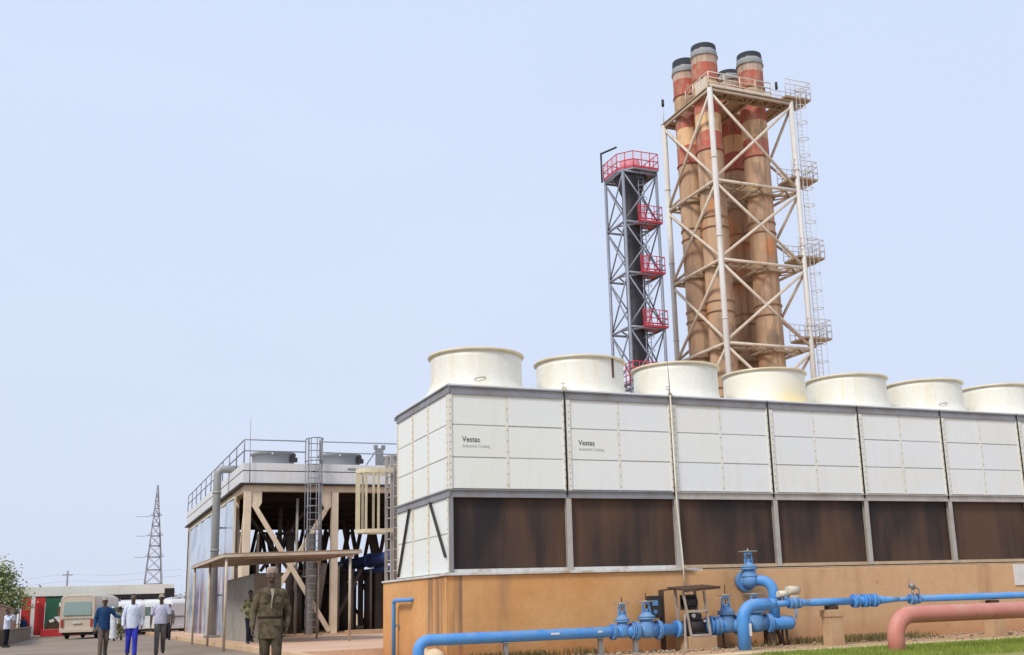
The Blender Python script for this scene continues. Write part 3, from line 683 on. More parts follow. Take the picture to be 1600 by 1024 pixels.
# small pipe on the end wall
wp = thing('wall_pipe', 'slim upright blue pipe against the short end of the orange wall', 'pipe', (7.30,26.75,0))
b = MB(); b.path(bend([(7.30,26.75,-.1),(7.30,26.75,1.32),(7.30,25.55,1.32),(7.47,25.55,1.32)], .10, 8), .048, 12); obj('pipe', b, M['blue'], wp)
b = MB(); b.box(7.34,7.44,26.68,26.82,.7,.75); obj('clip', b, M['grey_metal'], wp)
# meter cabinet
mc = thing('meter_cabinet', 'open pump and meter stand with a small rusty roof on a concrete block', 'cabinet', (13.08,22.3,0))
b = MB(); b.box(12.78,13.52,22.0,22.6,-.05,.30); obj('base', b, M['tan_concrete'], mc, bevel=.02)
b = MB()
b.beam((12.86,22.02,.29),(12.72,22.05,1.29),.045); b.beam((13.36,22.02,.29),(13.26,22.05,1.29),.045)
b.beam((12.86,22.52,.29),(12.78,22.52,1.36),.055); b.beam((13.36,22.52,.29),(13.3,22.52,1.36),.055)
b.beam((12.80,22.015,.84),(13.30,22.015,.86),.045); b.beam((12.87,22.015,.32),(13.37,22.015,.32),.045); b.beam((12.68,22.0,.0),(12.70,22.0,.8),.035)
obj('frame', b, M['stand'], mc)
b = MB(); b.prism([(12.62,21.85,1.30),(13.58,21.85,1.36),(13.58,22.62,1.42),(12.62,22.62,1.38)], (0,0,.025)); b.prism([(12.62,21.845,1.27),(13.58,21.845,1.33),(13.58,21.845,1.39),(12.62,21.845,1.335)], (0,-.012,0)); obj('roof', b, M['rust'], mc)
b = MB(); b.cyl((13.05,22.25,.50),.19,-.2,.2,18,'x'); b.box(12.92,13.28,22.1,22.45,.30,.42); b.cyl((13.30,22.25,.5),.06,0,.12,12,'x'); b.box(12.95,13.2,22.1,22.3,.66,.8); b.cyl((13.05,22.32,.62),.09,0,.22,12); b.tube((12.7,22.3,.5),(13.35,22.3,.5),.1,n=12); obj('pump', b, M['dark_metal'], mc, bevel=0)
b = MB(); b.box(12.84,13.14,22.2,22.42,.88,1.22); b.cyl((13.0,22.25,1.05),.13,-.16,.14,16,'x'); b.cyl((12.98,22.18,.92),.03,-.05,.06,10,'y'); obj('meter_box', b, M['dark_metal'], mc, bevel=0)
b = MB(); b.cyl((12.99,22.10,.75),.045,-.02,.02,14,'y'); b.cyl((13.23,22.03,.62),.02,-.02,.02,12,'y'); obj('dial', b, M['white_paint'], mc)
# cabinet left of it
eb = thing('switch_box', 'dark open switch box on a rusty post between the second valve and the meter stand', 'cabinet', (12.3,22.62,0))
b = MB(); b.box(12.44,12.53,22.6,22.7,-.05,1.34); b.beam((12.45,22.65,1.33),(12.72,22.5,1.36),.04); obj('post', b, M['rust'], eb)
b = MB(); b.box(12.12,12.44,22.56,22.72,.72,1.22); b.box(12.05,12.12,22.6,22.7,.8,.9); b.box(12.1,12.4,22.56,22.7,.55,.66); obj('box', b, M['dark_metal'], eb, bevel=.01)
b = MB(); b.cyl((12.26,22.55,.86),.05,-.012,.01,12,'y'); b.box(12.2,12.34,22.548,22.56,1.0,1.12); obj('switch', b, M['blue_dull'], eb)
b = MB(); b.box(12.1,12.42,22.562,22.7,.39,.5); obj('terminal', b, M['rust'], eb)
b = MB(); b.box(23.78,25.1,23.02,23.048,1.20,1.76); one('notice_board', b, M['white_paint'], 'blank white board fixed high on the orange wall beyond the pipes', 'notice board', (23.78,23.02,1.2), bevel=.005)
b = MB()
for i in range(9):
    s = rnd.uniform(.10,.2); b.ell((7.28+rnd.uniform(-.1,.05), 23.6+rnd.uniform(-.4,.4), rnd.uniform(-.05,.05)), s*1.2, s*1.5, s*1.3, 14, 9)
one('sand_heap', b, M['strip'], 'small pale heap of sand at the corner of the orange wall', 'sand heap', (7.28,23.6,0))
# ================================================================== CHIMNEYS
def railing(b, pts, h=1.1, r=.03, step=1.2, mids=(.55,), closed=False):
    pts = [Vector(p) for p in pts]
    seg = list(zip(pts, pts[1:] + ([pts[0]] if closed else [])))
    if not closed: seg = seg[:len(pts)-1]
    for p, q in seg:
        L = (q-p).length; n = max(1, round(L/step))
        for i in range(n+1):
            c = p.lerp(q, i/n); b.tube(c, c+Vector((0,0,h)), r, n=6)
        for f in (1,)+tuple(mids): b.tube(p+Vector((0,0,h*f)), q+Vector((0,0,h*f)), r, n=6)
SPEC = [(42.75,66.3,1,'rusty red banded chimney nearest the camera, directly behind the corner leg of the frame'),
        (46.9,66.2,2,'rusty red banded chimney standing next to the ladder side of the frame'),
        (42.75,69.2,3,'rusty red banded chimney on the side of the frame facing the slim red railed tower'),
        (46.9,69.2,4,'rear chimney, mostly hidden between the other three, with a darker red band')]
TOPZ = [43.05, 43.05, 43.2, 42.95]
for (x, y, k, lab), zt in zip(SPEC, TOPZ):
    ch = thing('chimney', lab, 'chimney', (x,y,0), 0, 'exhaust chimneys inside the steel frame')
    dz = zt - 43.05
    b = MB(); b.lathe((x,y,0), [(1.0,0)] + [(1.0,i*1.0) for i in range(1,42)] + [(1.0,42.05),(1.035,42.1),(1.035,42.5),(1.01,42.55),(.965,zt),(.90,zt),(.90,38)], 40)
    obj('shaft', b, m_chimney(k), ch)
    for z in (2.3,8.9,9.5,15.2,15.9,21.6,22.4,28.1,28.9,34.25,40.05,42.1):
        b = MB(); rr = 1.075 if z < 42 else 1.09
        b.lathe((x,y,z), [(1.0,-.05),(rr,-.05),(rr,.05),(1.0,.06)], 40)
        obj('collar_ring', b, M['chimney_ring_red'] if z in (34.25,40.05) else M['chimney_ring'] if z < 42 else M['grey_metal'], ch)
# --- steel frame
X0, X1, Y0, Y1 = 41.6, 48.9, 64.0, 71.0
LV = [6.4, 12.6, 18.8, 25.0, 31.1, 38.3]
sf = thing('support_tower', 'tall cream steel lattice frame around the four banded chimneys', 'lattice tower', (X0,Y0,0))
cols = [(X0,Y0),(X1,Y0),(X1,Y1),(X0,Y1)]
for (x, y) in cols:
    b = MB(); b.tube((x,y,0),(x,y,38.5),.205,n=14)
    for z in LV[:-1]: b.tube((x,y,z+1.7),(x,y,z+1.8),.235,n=14)
    obj('leg', b, M['steel_white'], sf)
lv = [0] + LV
for i in range(4):
    (xa, ya), (xb, yb) = cols[i], cols[(i+1) % 4]
    for k in range(len(lv)-1):
        z0, z1 = lv[k]+.15, lv[k+1]-.25
        for u_, v_ in ((z0,z1),(z1,z0)): b = MB(); b.tube((xa,ya,u_),(xb,yb,v_),.112,n=10); obj('cross_brace', b, M['steel_cream'], sf)
    for z in LV:
        b = MB(); b.tube((xa,ya,z),(xb,yb,z),.115,n=10); obj('ring_beam', b, M['steel_cream'], sf)
for z in LV[:-1]:       # horizontal lattice that steadies the chimneys
    b = MB(); zc = z-.05
    for x in (X0+2.6, X0+4.0): b.beam((x,Y0,zc),(x,Y1,zc),.14,.16)
    for y in (Y0+1.1, Y0+3.75, Y0+6.3): b.beam((X0,y,zc+.003),(X1,y,zc+.003),.12,.14)
    n = 6
    for i in range(n):
        xa = X0 + (X1-X0)*i/n; xb = X0 + (X1-X0)*(i+1)/n
        b.beam((xa,Y0+(.05 if i%2 else 1.1),zc-.02),(xb,Y0+(1.1 if i%2 else .05),zc-.02),.09)
        ya = Y0 + (Y1-Y0)*i/n; yb = Y0 + (Y1-Y0)*(i+1)/n
        b.beam((X1-(.05 if i%2 else 1.1),ya,zc-.02),(X1-(1.1 if i%2 else .05),yb,zc-.02),.09)
    b.beam((X1-1.1,Y0,zc-.004),(X1-1.1,Y1,zc-.004),.12,.12); b.beam((X0+.9,Y0,zc-.004),(X0+.9,Y1,zc-.004),.12,.12)
    for (x, y, k, l) in SPEC: b.lathe((x,y,zc), [(1.09,-.1),(1.16,-.1),(1.16,.1),(1.09,.1)], 28)
    b.beam((X0,Y0,zc-.03),(SPEC[0][0]-.7,SPEC[0][1]-.8,zc-.03),.14); b.beam((X1,Y0,zc-.03),(SPEC[1][0]+.7,SPEC[1][1]-.8,zc-.03),.14)
    b.beam((X0,Y1,zc-.03),(SPEC[2][0]-.7,SPEC[2][1]+.8,zc-.03),.14); b.beam((X1,Y1,zc-.03),(SPEC[3][0]+.7,SPEC[3][1]+.8,zc-.03),.14)
    obj('guide_lattice', b, M['deck'], sf)
# top deck around the chimneys: strips that leave the chimneys free
b = MB(); z = 38.42
b.box(X0-.2,X1+.2,Y0-.2,Y0+1.05,z,z+.07); b.box(X0-.2,X1+.2,Y1-.75,Y1+.2,z,z+.07)
b.box(X0-.2,X0+.1,Y0+1.05,Y1-.75,z,z+.07); b.box(X1-.85,X1+.2,Y0+1.05,Y1-.75,z,z+.07); b.box(X0+2.3,X0+4.15,Y0+1.05,Y1-.75,z,z+.07)
b.box(X0+.1,X0+2.3,67.38,68.1,z,z+.07); b.box(X0+4.15,X1-.85,67.3,68.1,z,z+.07)
dk = obj('top_deck', b, M['deck'], sf)
b = MB()
for i in range(9):
    x = X0 + (X1-X0)*i/8; b.beam((x,Y0,z-.12),(x,Y0+1.0,z-.12),.1,.22); 
    if i < 8: b.beam((x,Y0+(0 if i%2 else 1.0),z-.14),(x+(X1-X0)/8,Y0+(1.0 if i%2 else 0),z-.14),.09,.12)
b.beam((X0,Y0+1.02,z-.13),(X1,Y0+1.02,z-.13),.14,.24); b.beam((X0,Y0,z-.13),(X1,Y0,z-.13),.16,.24); b.beam((X0,Y0,z-.13),(X0,Y1,z-.13),.16,.24); b.beam((X1,Y0,z-.13),(X1,Y1,z-.13),.16,.24); b.beam((X0,Y1,z-.13),(X1,Y1,z-.13),.16,.24)
for x in (X0+2.5, X0+4.0): b.beam((x,Y0,z-.13),(x,Y1,z-.13),.14,.22)
obj('deck_truss', b, M['deck'], dk)
b = MB(); railing(b, [(X0+1.2,Y1-2.6,z+.07),(X0-.15,Y0+2.3,z+.07)], 1.1, .035, 1.0); b = MB()
railing(b, [(X0-.15,Y0+3.2,z+.07),(X0-.15,Y0-.15,z+.07),(X0+5.4,Y0-.15,z+.07)], 1.15, .045, 1.25, (.3,.62)); obj('railing', b, M['steel_cream'], dk)
b = MB(); b.box(X0-.19,X0-.16,Y0+.05,Y0+1.7,z+.08,z+1.0); b.box(X0-.1,X0+5.4,Y0-.19,Y0-.165,z+.08,z+.28); obj('kick_plate', b, M['steel_cream'], dk)
# side landings with rails, linked by a caged ladder
PZ = [19.75, 26.0, 32.3, 38.95]
for z in PZ:
    xa, xb, ya, yb = X1-.5, X1+1.85, Y0-.15, Y0+1.8
    b = MB(); b.box(xa,xb,ya,yb,z-.17,z-.02); b.beam((X1,Y0+.2,z-1.1),(xb-.3,Y0+.8,z-.1),.09); b.beam((X1,Y0+1,z-.16),(xb,Y0+1,z-.16),.12,.12)
    p = obj('landing', b, M['deck'], sf)
    b = MB(); railing(b, [(xa,ya,z),(xb,ya,z),(xb,yb,z),(xa,yb,z)], 1.35, .03, .5, (.35,.7)); obj('railing', b, M['rail_pale'], p)
b = MB(); xl, yl = X1+.75, Y0+.1
for s_ in (-.22,.22): b.tube((xl+s_,yl,.3),(xl+s_,yl,39.9),.03,n=6)
z = .6
while z < 39.7: b.tube((xl-.22,yl,z),(xl+.22,yl,z),.016,n=5); z += .33
lad = obj('ladder', b, M['rail_pale'], sf)
b = MB(); z = 3.0
while z < 40:
    pts = [(xl+.42*math.sin(a), yl-.62*(math.cos(a)+1)*.5*1.1, z) for a in [math.pi*(-1+2*i/12) for i in range(13)]]
    b.path(pts, .028, 5); z += 1.35
for a in (-1.4,-.6,.6,1.4): b.tube((xl+.42*math.sin(a), yl-.62*(math.cos(a)+1)*.55, 3),(xl+.42*math.sin(a), yl-.62*(math.cos(a)+1)*.55, 39.9),.016,n=5)
obj('ladder_cage', b, M['rail_pale'], lad)
for (x, y, z) in ((X0,Y1,38.6),(X1+.05,Y0+1.7,38.9)):
    b = MB(); b.tube((x,y,z),(x,y,z+1.5),.03,n=6); o = obj('lamp_post', b, M['rail_pale'], sf)
    b = MB(); b.cyl((x,y,z+1.45),.11,0,.5,12); b.ell((x,y,z+1.98),.11,.11,.1,12,6); obj('warning_light', b, M['dark_metal'], o)

# ================================================================== GREY AND RED LATTICE TOWER
A0, A1, B0, B1 = 35.0, 37.75, 66.0, 68.85
LR = [4.0, 8.0, 12.0, 16.0, 20.0, 24.0, 27.83, 31.7]
rt = thing('lattice_tower', 'slim grey steel lattice tower with red railings around a dark chimney', 'lattice tower', (A0,B0,0))
cc = [(A0,B0),(A1,B0),(A1,B1),(A0,B1)]
for (x, y) in cc:
    b = MB(); b.tube((x,y,0),(x,y,31.8),.115,n=10); obj('leg', b, M['steel_grey'], rt)
lr_ = [0] + LR
for i in range(4):
    (xa, ya), (xb, yb) = cc[i], cc[(i+1) % 4]
    for k in range(len(lr_)-1):
        b = MB(); bb = MB()
        z0, z1 = lr_[k]+.1, lr_[k+1]-.1
        b.tube((xa,ya,z0),(xb,yb,z1),.058,n=8); b.tube((xb,yb,z0),(xa,ya,z1),.058,n=8)
        bb.tube((xa,ya,lr_[k+1]),(xb,yb,lr_[k+1]),.09,n=8); 
        m0 = ((xa+xb)/2,(ya+yb)/2,lr_[k+1]); m1 = ((xb+cc[(i+2)%4][0])/2,(yb+cc[(i+2)%4][1])/2,lr_[k+1])
        bb.tube(m0, m1, .06, n=6)
        obj('cross_brace', b, M['steel_grey'], rt); obj('ring_beam', bb, M['steel_grey'], rt)
for z in (16.0, 20.0, 24.0, 27.83):
    b = MB(); b.box(A0+1.0,A1+.22,B0-.25,B0+1.3,z+.02,z+.12); p = obj('landing', b, M['red_paint'], rt)
    b = MB(); railing(b, [(A0+1.0,B0-.22,z+.1),(A1+.2,B0-.22,z+.1),(A1+.2,B0+1.3,z+.1)], 1.2, .032, .65, (.5,))
    for q in (.12, .3): b.tube((A0+1.0,B0-.22,z+q),(A1+.2,B0-.22,z+q),.05,n=6)
    obj('railing', b, M['red_paint'], p)
    b = MB()
    for q in range(7): b.box(A0+1.0+.1*q-.018,A0+1.0+.1*q+.018,B0-.27,B0-.25,z+.12,z+1.15)
    for q in (.25,.7,1.15): b.box(A0+.97,A0+1.64,B0-.285,B0-.27,z+q-.03,z+q+.03)
    obj('gate_panel', b, M['red_paint'], p)
b = MB(); b.box(A0-.15,A1+.2,B0-.45,B0+1.3,15.55,15.7); p_ = obj('landing', b, M['steel_grey'], rt)
b = MB(); railing(b, [(A0-.12,B0+1.3,15.7),(A0-.12,B0-.42,15.7),(A1+.17,B0-.42,15.7)], 1.7, .035, .5, (.25,.5,.75)); obj('railing', b, M['red_paint'], p_)
# top deck: square with the near corner cut off
zt = 31.85
P = [(A0-.08,B0+.75),(A0+.75,B0-.28),(A1+.06,B0-.28),(A1+.06,B1+.1),(A0-.08,B1+.1)]
b = MB(); b.prism([(x,y,zt) for x,y in P], (0,0,.12)); dk = obj('top_deck', b, M['steel_grey'], rt)
b = MB(); railing(b, [(x,y,zt+.12) for x,y in P], 1.25, .035, .7, (.5,), True)
for k in range(5):
    p, q = P[k], P[(k+1)%5]; b.beam((p[0],p[1],zt+.2),(q[0],q[1],zt+.2),.03,.16)
obj('railing', b, M['red_paint'], dk)
b = MB()
for k in (0,1,4):
    p, q = Vector((*P[k],zt+.2)), Vector((*P[(k+1)%5],zt+.2)); n = int((q-p).length/.11)
    for i in range(n+1): c = p.lerp(q, i/n); b.tube(c, c+Vector((0,0,1.12)), .009, n=4, caps=False)
obj('wire_mesh', b, M['pink_mesh'], dk)
b = MB(); b.lathe((36.3,67.3,zt-1.6),[(.70,0),(1.25,1.55),(1.25,1.6),(.70,1.6)],20); obj('deck_bracket', b, M['dark_chimney'], dk)
b = MB(); b.tube((A0-.2,B1+.15,zt),(A0-.2,B1+.15,zt+2.35),.075,n=8); b.tube((A0-.2,B1+.15,zt+2.3),(A0+.35,B0+1.5,zt+2.3),.075,n=8); obj('davit', b, M['dark_metal'], rt)
b = MB(); xl, yl = A0+1.55, B0+.2
for s_ in (-.2,.2): b.tube((xl+s_,yl,.2),(xl+s_,yl,31.9),.035,n=6)
z = .4
while z < 31.8: b.tube((xl-.2,yl,z),(xl+.2,yl,z),.02,n=5); z += .32
lad = obj('ladder', b, M['steel_grey'], rt)
b = MB(); z = 2.2
while z < 31.8: b.path([(xl+.38*math.sin(a), yl+.05-.62*math.cos(a)*.9, z) for a in [math.pi*(-.5+i/8) for i in range(9)]], .022, 5); z += .95
obj('ladder_cage', b, M['steel_grey'], lad)
dc = thing('dark_chimney', 'dark round chimney inside the grey lattice tower with red railings', 'chimney', (36.3,67.3,0))
b = MB(); b.lathe((36.3,67.3,0), [(.70,0),(.70,16),(.70,31.7)], 28); obj('shaft', b, M['dark_chimney'], dc)
b = MB(); b.lathe((36.3,67.3,0), [(.74,31.7),(.74,33.0),(.66,33.0),(.66,31.7)], 28); obj('rim', b, M['pink_mesh'], dc)

# ================================================================== FRAME COOLING TOWER (left of centre)
BX, BY, BYE, BXE = 6.5, 48.0, 72.3, 22.0
fb = thing('frame_cooling_tower', 'open concrete framed cooling tower with grey roof fans and roof railings', 'cooling tower', (BX,BY,0))
b = MB(); b.box(BX,BXE,BY,BYE,7.12,7.44); b.box(BX+.015,BXE,BY+.015,BYE,6.58,7.085); obj('cladding', b, M['b_cladding'], fb, bevel=.01)
b = MB(); b.box(BX+.03,BXE,BY+.03,BYE,7.08,7.125); b.box(BX-.09,BXE,BY-.09,BYE,6.50,6.578); obj('edge_trim', b, M['dark_metal'], fb)
b = MB(); b.box(BX+.12,BXE,BY+.10,BY+.42,6.24,6.499); b.box(BX+.12,BX+.45,BY+.42,BYE,6.24,6.499); obj('beam', b, M['b_beam'], fb, bevel=.01)
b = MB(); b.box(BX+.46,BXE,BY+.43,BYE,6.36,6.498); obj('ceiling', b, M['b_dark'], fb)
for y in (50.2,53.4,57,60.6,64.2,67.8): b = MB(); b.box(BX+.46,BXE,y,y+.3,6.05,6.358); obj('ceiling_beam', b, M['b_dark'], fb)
for k, xp in enumerate((6.62, 10.34, 14.06, 17.78)):
    b = MB(); b.box(xp,xp+.29,BY+.06,BY+.36,.1,6.24); obj('post', b, M['b_beam'], fb, bevel=.012)
    if k < 2:
        b = MB()
        if k == 0: b.prism([(6.93,BY+.12,6.27),(7.35,BY+.12,6.27),(7.35,BY+.12,5.75),(7.15,BY+.12,5.4),(6.93,BY+.12,5.6)], (0,.1,0))
        else: b.prism([(10.32,BY+.12,6.27),(9.9,BY+.12,6.27),(9.9,BY+.12,5.8),(10.1,BY+.12,5.4),(10.32,BY+.12,5.6)], (0,.1,0))
        obj('gusset', b, M['b_beam'], fb)
for (p, q, dy) in (((7.0,5.7),(10.3,.3),.10), ((10.25,5.7),(7.0,.3),.22)):
    b = MB(); b.beam((p[0],BY+dy,p[1]),(q[0],BY+dy,q[1]),.20,.10,(0,1,0)); obj('cross_brace', b, M['b_beam'], fb, bevel=.01)
# side posts and braces (left face)
for y in (51.6, 55.2, 58.8, 62.4, 66.0, 69.6, 72.0):
    b = MB(); b.box(BX+.12,BX+.40,y,y+.28,.1,6.27); obj('post', b, M['b_beam'] if y < 53 else M['b_brown'], fb)
for (y0, z0, y1, z1) in ((48.3,6.1,49.9,3.2),(51.5,6.1,49.9,3.2),(49.9,3.2,48.4,.3),(49.9,3.2,51.5,.3)):
    b = MB(); b.beam((BX+.25,y0,z0),(BX+.25,y1,z1),.14,.18); obj('cross_brace', b, M['b_beam'], fb)
# inner rows: dark V struts and columns, daylight between them
for j, y in enumerate((61.0, 67.0, 71.8)):
    for i in range(11):
        x = BX+1.0+i*1.36+(.4 if j%2 else 0)+.17*j
        b = MB()
        for s_ in (-1,1): b.beam((x,y,3.1),(x+s_*.60,y,6.2),.19,.14)
        b.box(x-.14,x+.14,y-.1,y+.1,.15,3.2); obj('v_strut', b, M['b_brown'], fb)
        if (i+j) % 3 == 0: b = MB(); b.beam((x,y+.14,3.0),(x+1.7,y+.14,.2),.16,.12); obj('lower_brace', b, M['b_brown'], fb)
        elif (i+j) % 3 == 1: b = MB(); b.beam((x,y+.14,.2),(x+1.7,y+.14,3.0),.16,.12); obj('lower_brace', b, M['b_brown'], fb)
    b = MB(); b.box(BX+.5,BXE,y-.11,y+.11,3.0,3.25); obj('tie_beam', b, M['b_brown'], fb)
for i, (x, y, r, h) in enumerate(((11.5,52.5,.16,3.0),(12.1,53.5,.22,3.1),(12.7,54.5,.14,2.9),(13.2,53,.2,3.0),(13.9,54,.25,3.1),(9.0,50.4,.18,4.7),(8.6,51,.12,4.7),(9.5,51.2,.22,3.0),(14.6,53.5,.2,3.0),(12.4,58,.5,2.6),(13.6,60,.5,2.6),(8.2,57,.5,2.4),(9.6,60,.45,2.4),(11,63,.5,2.4),(14.8,58,.45,2.5))):
    b = MB(); b.tube((x,y,.1),(x,y,h),r,n=12); b.cyl((x,y,h),r*1.5,-.12,0,12); obj('riser_pipe', b, M['b_brown'], fb)
for (x, y, h, r) in ((7.6,50.5,4.6,.07),(8.25,49.4,3.2,.06),(8.8,52.0,5.9,.1),(9.95,49.5,3.0,.07),(10.2,51.5,6.0,.12),(11.0,49.6,3.1,.06),(11.8,50.4,3.0,.08),(12.4,49.3,2.9,.05),(13.9,50.6,5.9,.1)):
    b = MB(); b.tube((x,y,.15),(x,y,h),r,n=8); obj('stanchion', b, M['b_mid'], fb)
for (x0_, z0_, x1_, z1_, y_) in ((7.4,5.9,9.6,3.0,53.5),(10.3,5.9,8.3,3.1,54.2),(8.0,.3,9.9,3.1,51.0),(9.9,.3,10.3,3.2,49.2),(11.2,.3,12.6,3.0,52)):
    b = MB(); b.beam((x0_,y_,z0_),(x1_,y_,z1_),.2,.14); obj('inner_brace', b, M['b_mid'], fb)
b = MB(); b.box(9.25,9.55,47.9,48.0,.15,4.4); b.tube((8.95,48.6,.1),(8.95,48.6,6.0),.06,n=8); b.tube((9.9,48.5,.1),(9.9,48.5,6.0),.06,n=8); obj('downpipe', b, M['grey_concrete'], fb)
b = MB(); b.box(BX+.1,BXE,BY-.15,BYE,-.05,.22); obj('footing', b, M['tan_concrete'], fb, bevel=.02)
b = MB(); b.box(10.9,13.5,47.3,47.8,.1,.32); b.box(11.1,11.9,47.0,47.25,.1,.24); obj('plinth_block', b, M['tan_concrete'], fb, bevel=.015)
b = MB(); railing(b, [(BX+.05,BYE-.1,7.44),(BX+.05,BY+.05,7.44),(9.15,BY+.05,7.44)], 1.0, .028, 2.4, (.52,)); railing(b, [(9.8,BY+.05,7.44),(BXE,BY+.05,7.44)], 1.0, .028, 6.1, (.52,)); obj('railing', b, M['b_rail'], fb)
for k in range(4):
    xc = 8.17+3.02*k; b = MB(); b.lathe((xc,50.5,7.44), [(1.0,0),(.93,.12),(.93,.62),(1.0,.66),(1.0,.74),(.90,.76),(.88,.1)], 40); f = obj('roof_fan', b, M['b_fan'], fb)
    b = MB(); b.cyl((xc+.75,49.85,8.02),.13,-.05,.05,12,'y'); b.box(xc+.6,xc+.95,49.75,49.95,7.75,7.95); obj('fan_motor', b, M['dark_metal'], f)
    b = MB(); b.cyl((xc-.2,49.53,8.08),.04,-.02,.02,8,'y'); obj('bolt_plate', b, M['white_paint'], f)
    b = MB(); b.lathe((xc,55.5,7.44), [(1.0,0),(.97,.2),(.97,.72),(.92,.74),(.92,.1)], 32); obj('roof_fan', b, M['b_fan'], fb)
b = MB(); b.box(12.55,12.85,48.9,49.2,7.44,8.35); b.box(12.45,12.6,48.95,49.15,8.3,8.5); b.box(12.8,12.95,48.95,49.15,8.3,8.5); b.beam((12.5,49.0,8.2),(12.0,49.0,7.45),.05); obj('vent_post', b, M['b_fan'], fb)
b = MB(); b.box(11.0,11.75,BY-.018,BY-.006,7.2,7.29); obj('maker_plate', b, M['channel'], fb)
# caged ladder on the front
b = MB()
for s_ in (9.22, 9.70): b.tube((s_,47.72,.2),(s_,47.72,8.5),.035,n=6)
z = .5
while z < 8.4: b.tube((9.22,47.72,z),(9.70,47.72,z),.02,n=5); z += .3
lad = obj('ladder', b, M['b_rail'], fb)
b = MB()
hoops = [2.6+.98*i for i in range(7)]
for z in hoops: b.path([(9.46+.36*math.cos(a), 47.72-.62*math.sin(a), z) for a in [math.pi*i/10 for i in range(11)]], .025, 5)
for a in (0,.9,1.57,2.24,math.pi): b.tube((9.46+.36*math.cos(a),47.72-.62*math.sin(a),2.6),(9.46+.36*math.cos(a),47.72-.62*math.sin(a),8.5),.02,n=5)
obj('ladder_cage', b, M['b_rail'], lad)
# banner on its left face
b = MB(); n = 24
vs = []
for i in range(n+1):
    y = 49.9 + (69.3-49.9)*i/n
    for j in range(9): vs.append((BX-.04-.03*math.sin(i*1.7+j*.4), y, .22+(6.12-.22)*j/8))
b.add(vs, [(i*9+j,(i+1)*9+j,(i+1)*9+j+1,i*9+j+1) for i in range(n) for j in range(8)], True)
bn = thing('banner', 'huge glossy printed banner covering the road side of the framed cooling tower', 'banner', (BX,59,0))
obj('sheet', b, M['banner'], bn)
b = MB(); b.box(BX-.1,BX+.02,49.8,69.4,.13,.21); b.box(BX-.08,BX+.02,49.8,69.4,6.13,6.2)
for y in (49.8, 69.32): b.box(BX-.08,BX+.02,y,y+.08,.21,6.13)
obj('frame', b, M['cream_flange'], bn)
gp = thing('grey_duct', 'grey square duct climbing in front of the banner and bending over the roof edge', 'duct', (5.97,52.3,0))
b = MB(); b.path(bend([(5.97,52.3,.1),(5.97,52.3,7.68),(7.3,52.3,7.68)],.28,6), .175, 14); b.cyl((5.97,52.3,4.0),.2,-.05,.05,14); b.cyl((5.97,52.3,6.6),.2,-.05,.05,14); obj('duct', b, M['duct'], gp)
b = MB()
for z in (2.0, 5.0): b.beam((5.97,52.3,z),(6.45,52.3,z),.08)
b.box(5.65,6.3,52.0,52.6,.1,.28); obj('bracket', b, M['grey_metal'], gp)
b = MB(); b.box(5.95,6.9,40.2,47.4,.14,2.45); b.box(5.92,6.93,40.17,47.43,2.45,2.5); gb = one('concrete_tank', b, M['grey_concrete'], 'low plain grey concrete tank beside the canopy, behind the man in olive uniform', 'tank', (6.4,44,.14), bevel=.02)
np_ = thing('navy_pipe', 'large dark blue pipe passing through the open framed tower', 'pipe', (13.2,48.2,3.5))
b = MB(); b.tube((13.2,46.0,3.45),(13.2,66,3.45),.27,n=16); b.tube((13.2,46.2,2.95),(13.2,66,2.95),.12,n=12)
for y in (48.5,52.5,57): b.cyl((13.2,y,3.45),.36,-.06,.06,16,'y')
obj('pipe', b, M['navy'], np_)
for y in (47.3, 51, 56): b = MB(); b.box(13.05,13.35,y,y+.2,.1,2.85); obj('pipe_support', b, M['b_brown'], np_)
b = MB(); b.tube((6.78,47.85,6.5),(6.75,47.85,9.35),.022,.010,n=6); one('whip_antenna', b, M['mast_grey'], 'thin whip antenna above the front left corner of the framed tower', 'antenna', (6.78,47.85,6.5))
b = MB(); b.tube((7.9,47.2,0),(7.9,47.2,3.0),.05,n=8); 
# yellow caged ladder behind the corner of the white tower
yl_ = thing('caged_ladder', 'grey ladder with a faded yellow safety cage beside the far end of the white tower', 'ladder', (8.05,30,0))
b = MB()
for y in (29.72,30.28): b.box(8.01,8.09,y-.03,y+.03,.1,5.35)
for y in (29.5,30.5): b.box(8.32,8.40,y-.03,y+.03,.1,5.2)
z = .4
while z < 5.2: b.tube((8.05,29.72,z),(8.05,30.28,z),.018,n=6); b.tube((8.05,29.72,z),(8.36,29.5,z),.014,n=5); z += .29
obj('ladder', b, M['channel_pale'], yl_)
b = MB()
for z0, z1 in ((3.18,3.28),(4.83,4.95)):
    pts = [(8.05-.93*math.sin(a), 30-.42*math.cos(a)) for a in [math.pi*i/14 for i in range(15)]]
    for (xa,ya),(xb,yb) in zip(pts, pts[1:]): b.beam((xa,ya,(z0+z1)/2),(xb,yb,(z0+z1)/2),.025,z1-z0)
for a in (.45,.9,1.3,1.57,1.85,2.3,2.75):
    x, y = 8.05-.91*math.sin(a), 30-.41*math.cos(a); b.beam((x,y,3.2),(x,y,4.93),.02,.065,(1,0,0))
obj('ladder_cage', b, M['yellow'], yl_)
b = MB(); b.box(7.75,8.6,29.3,30.7,-.05,.12); obj('base', b, M['tan_concrete'], yl_, bevel=.02)

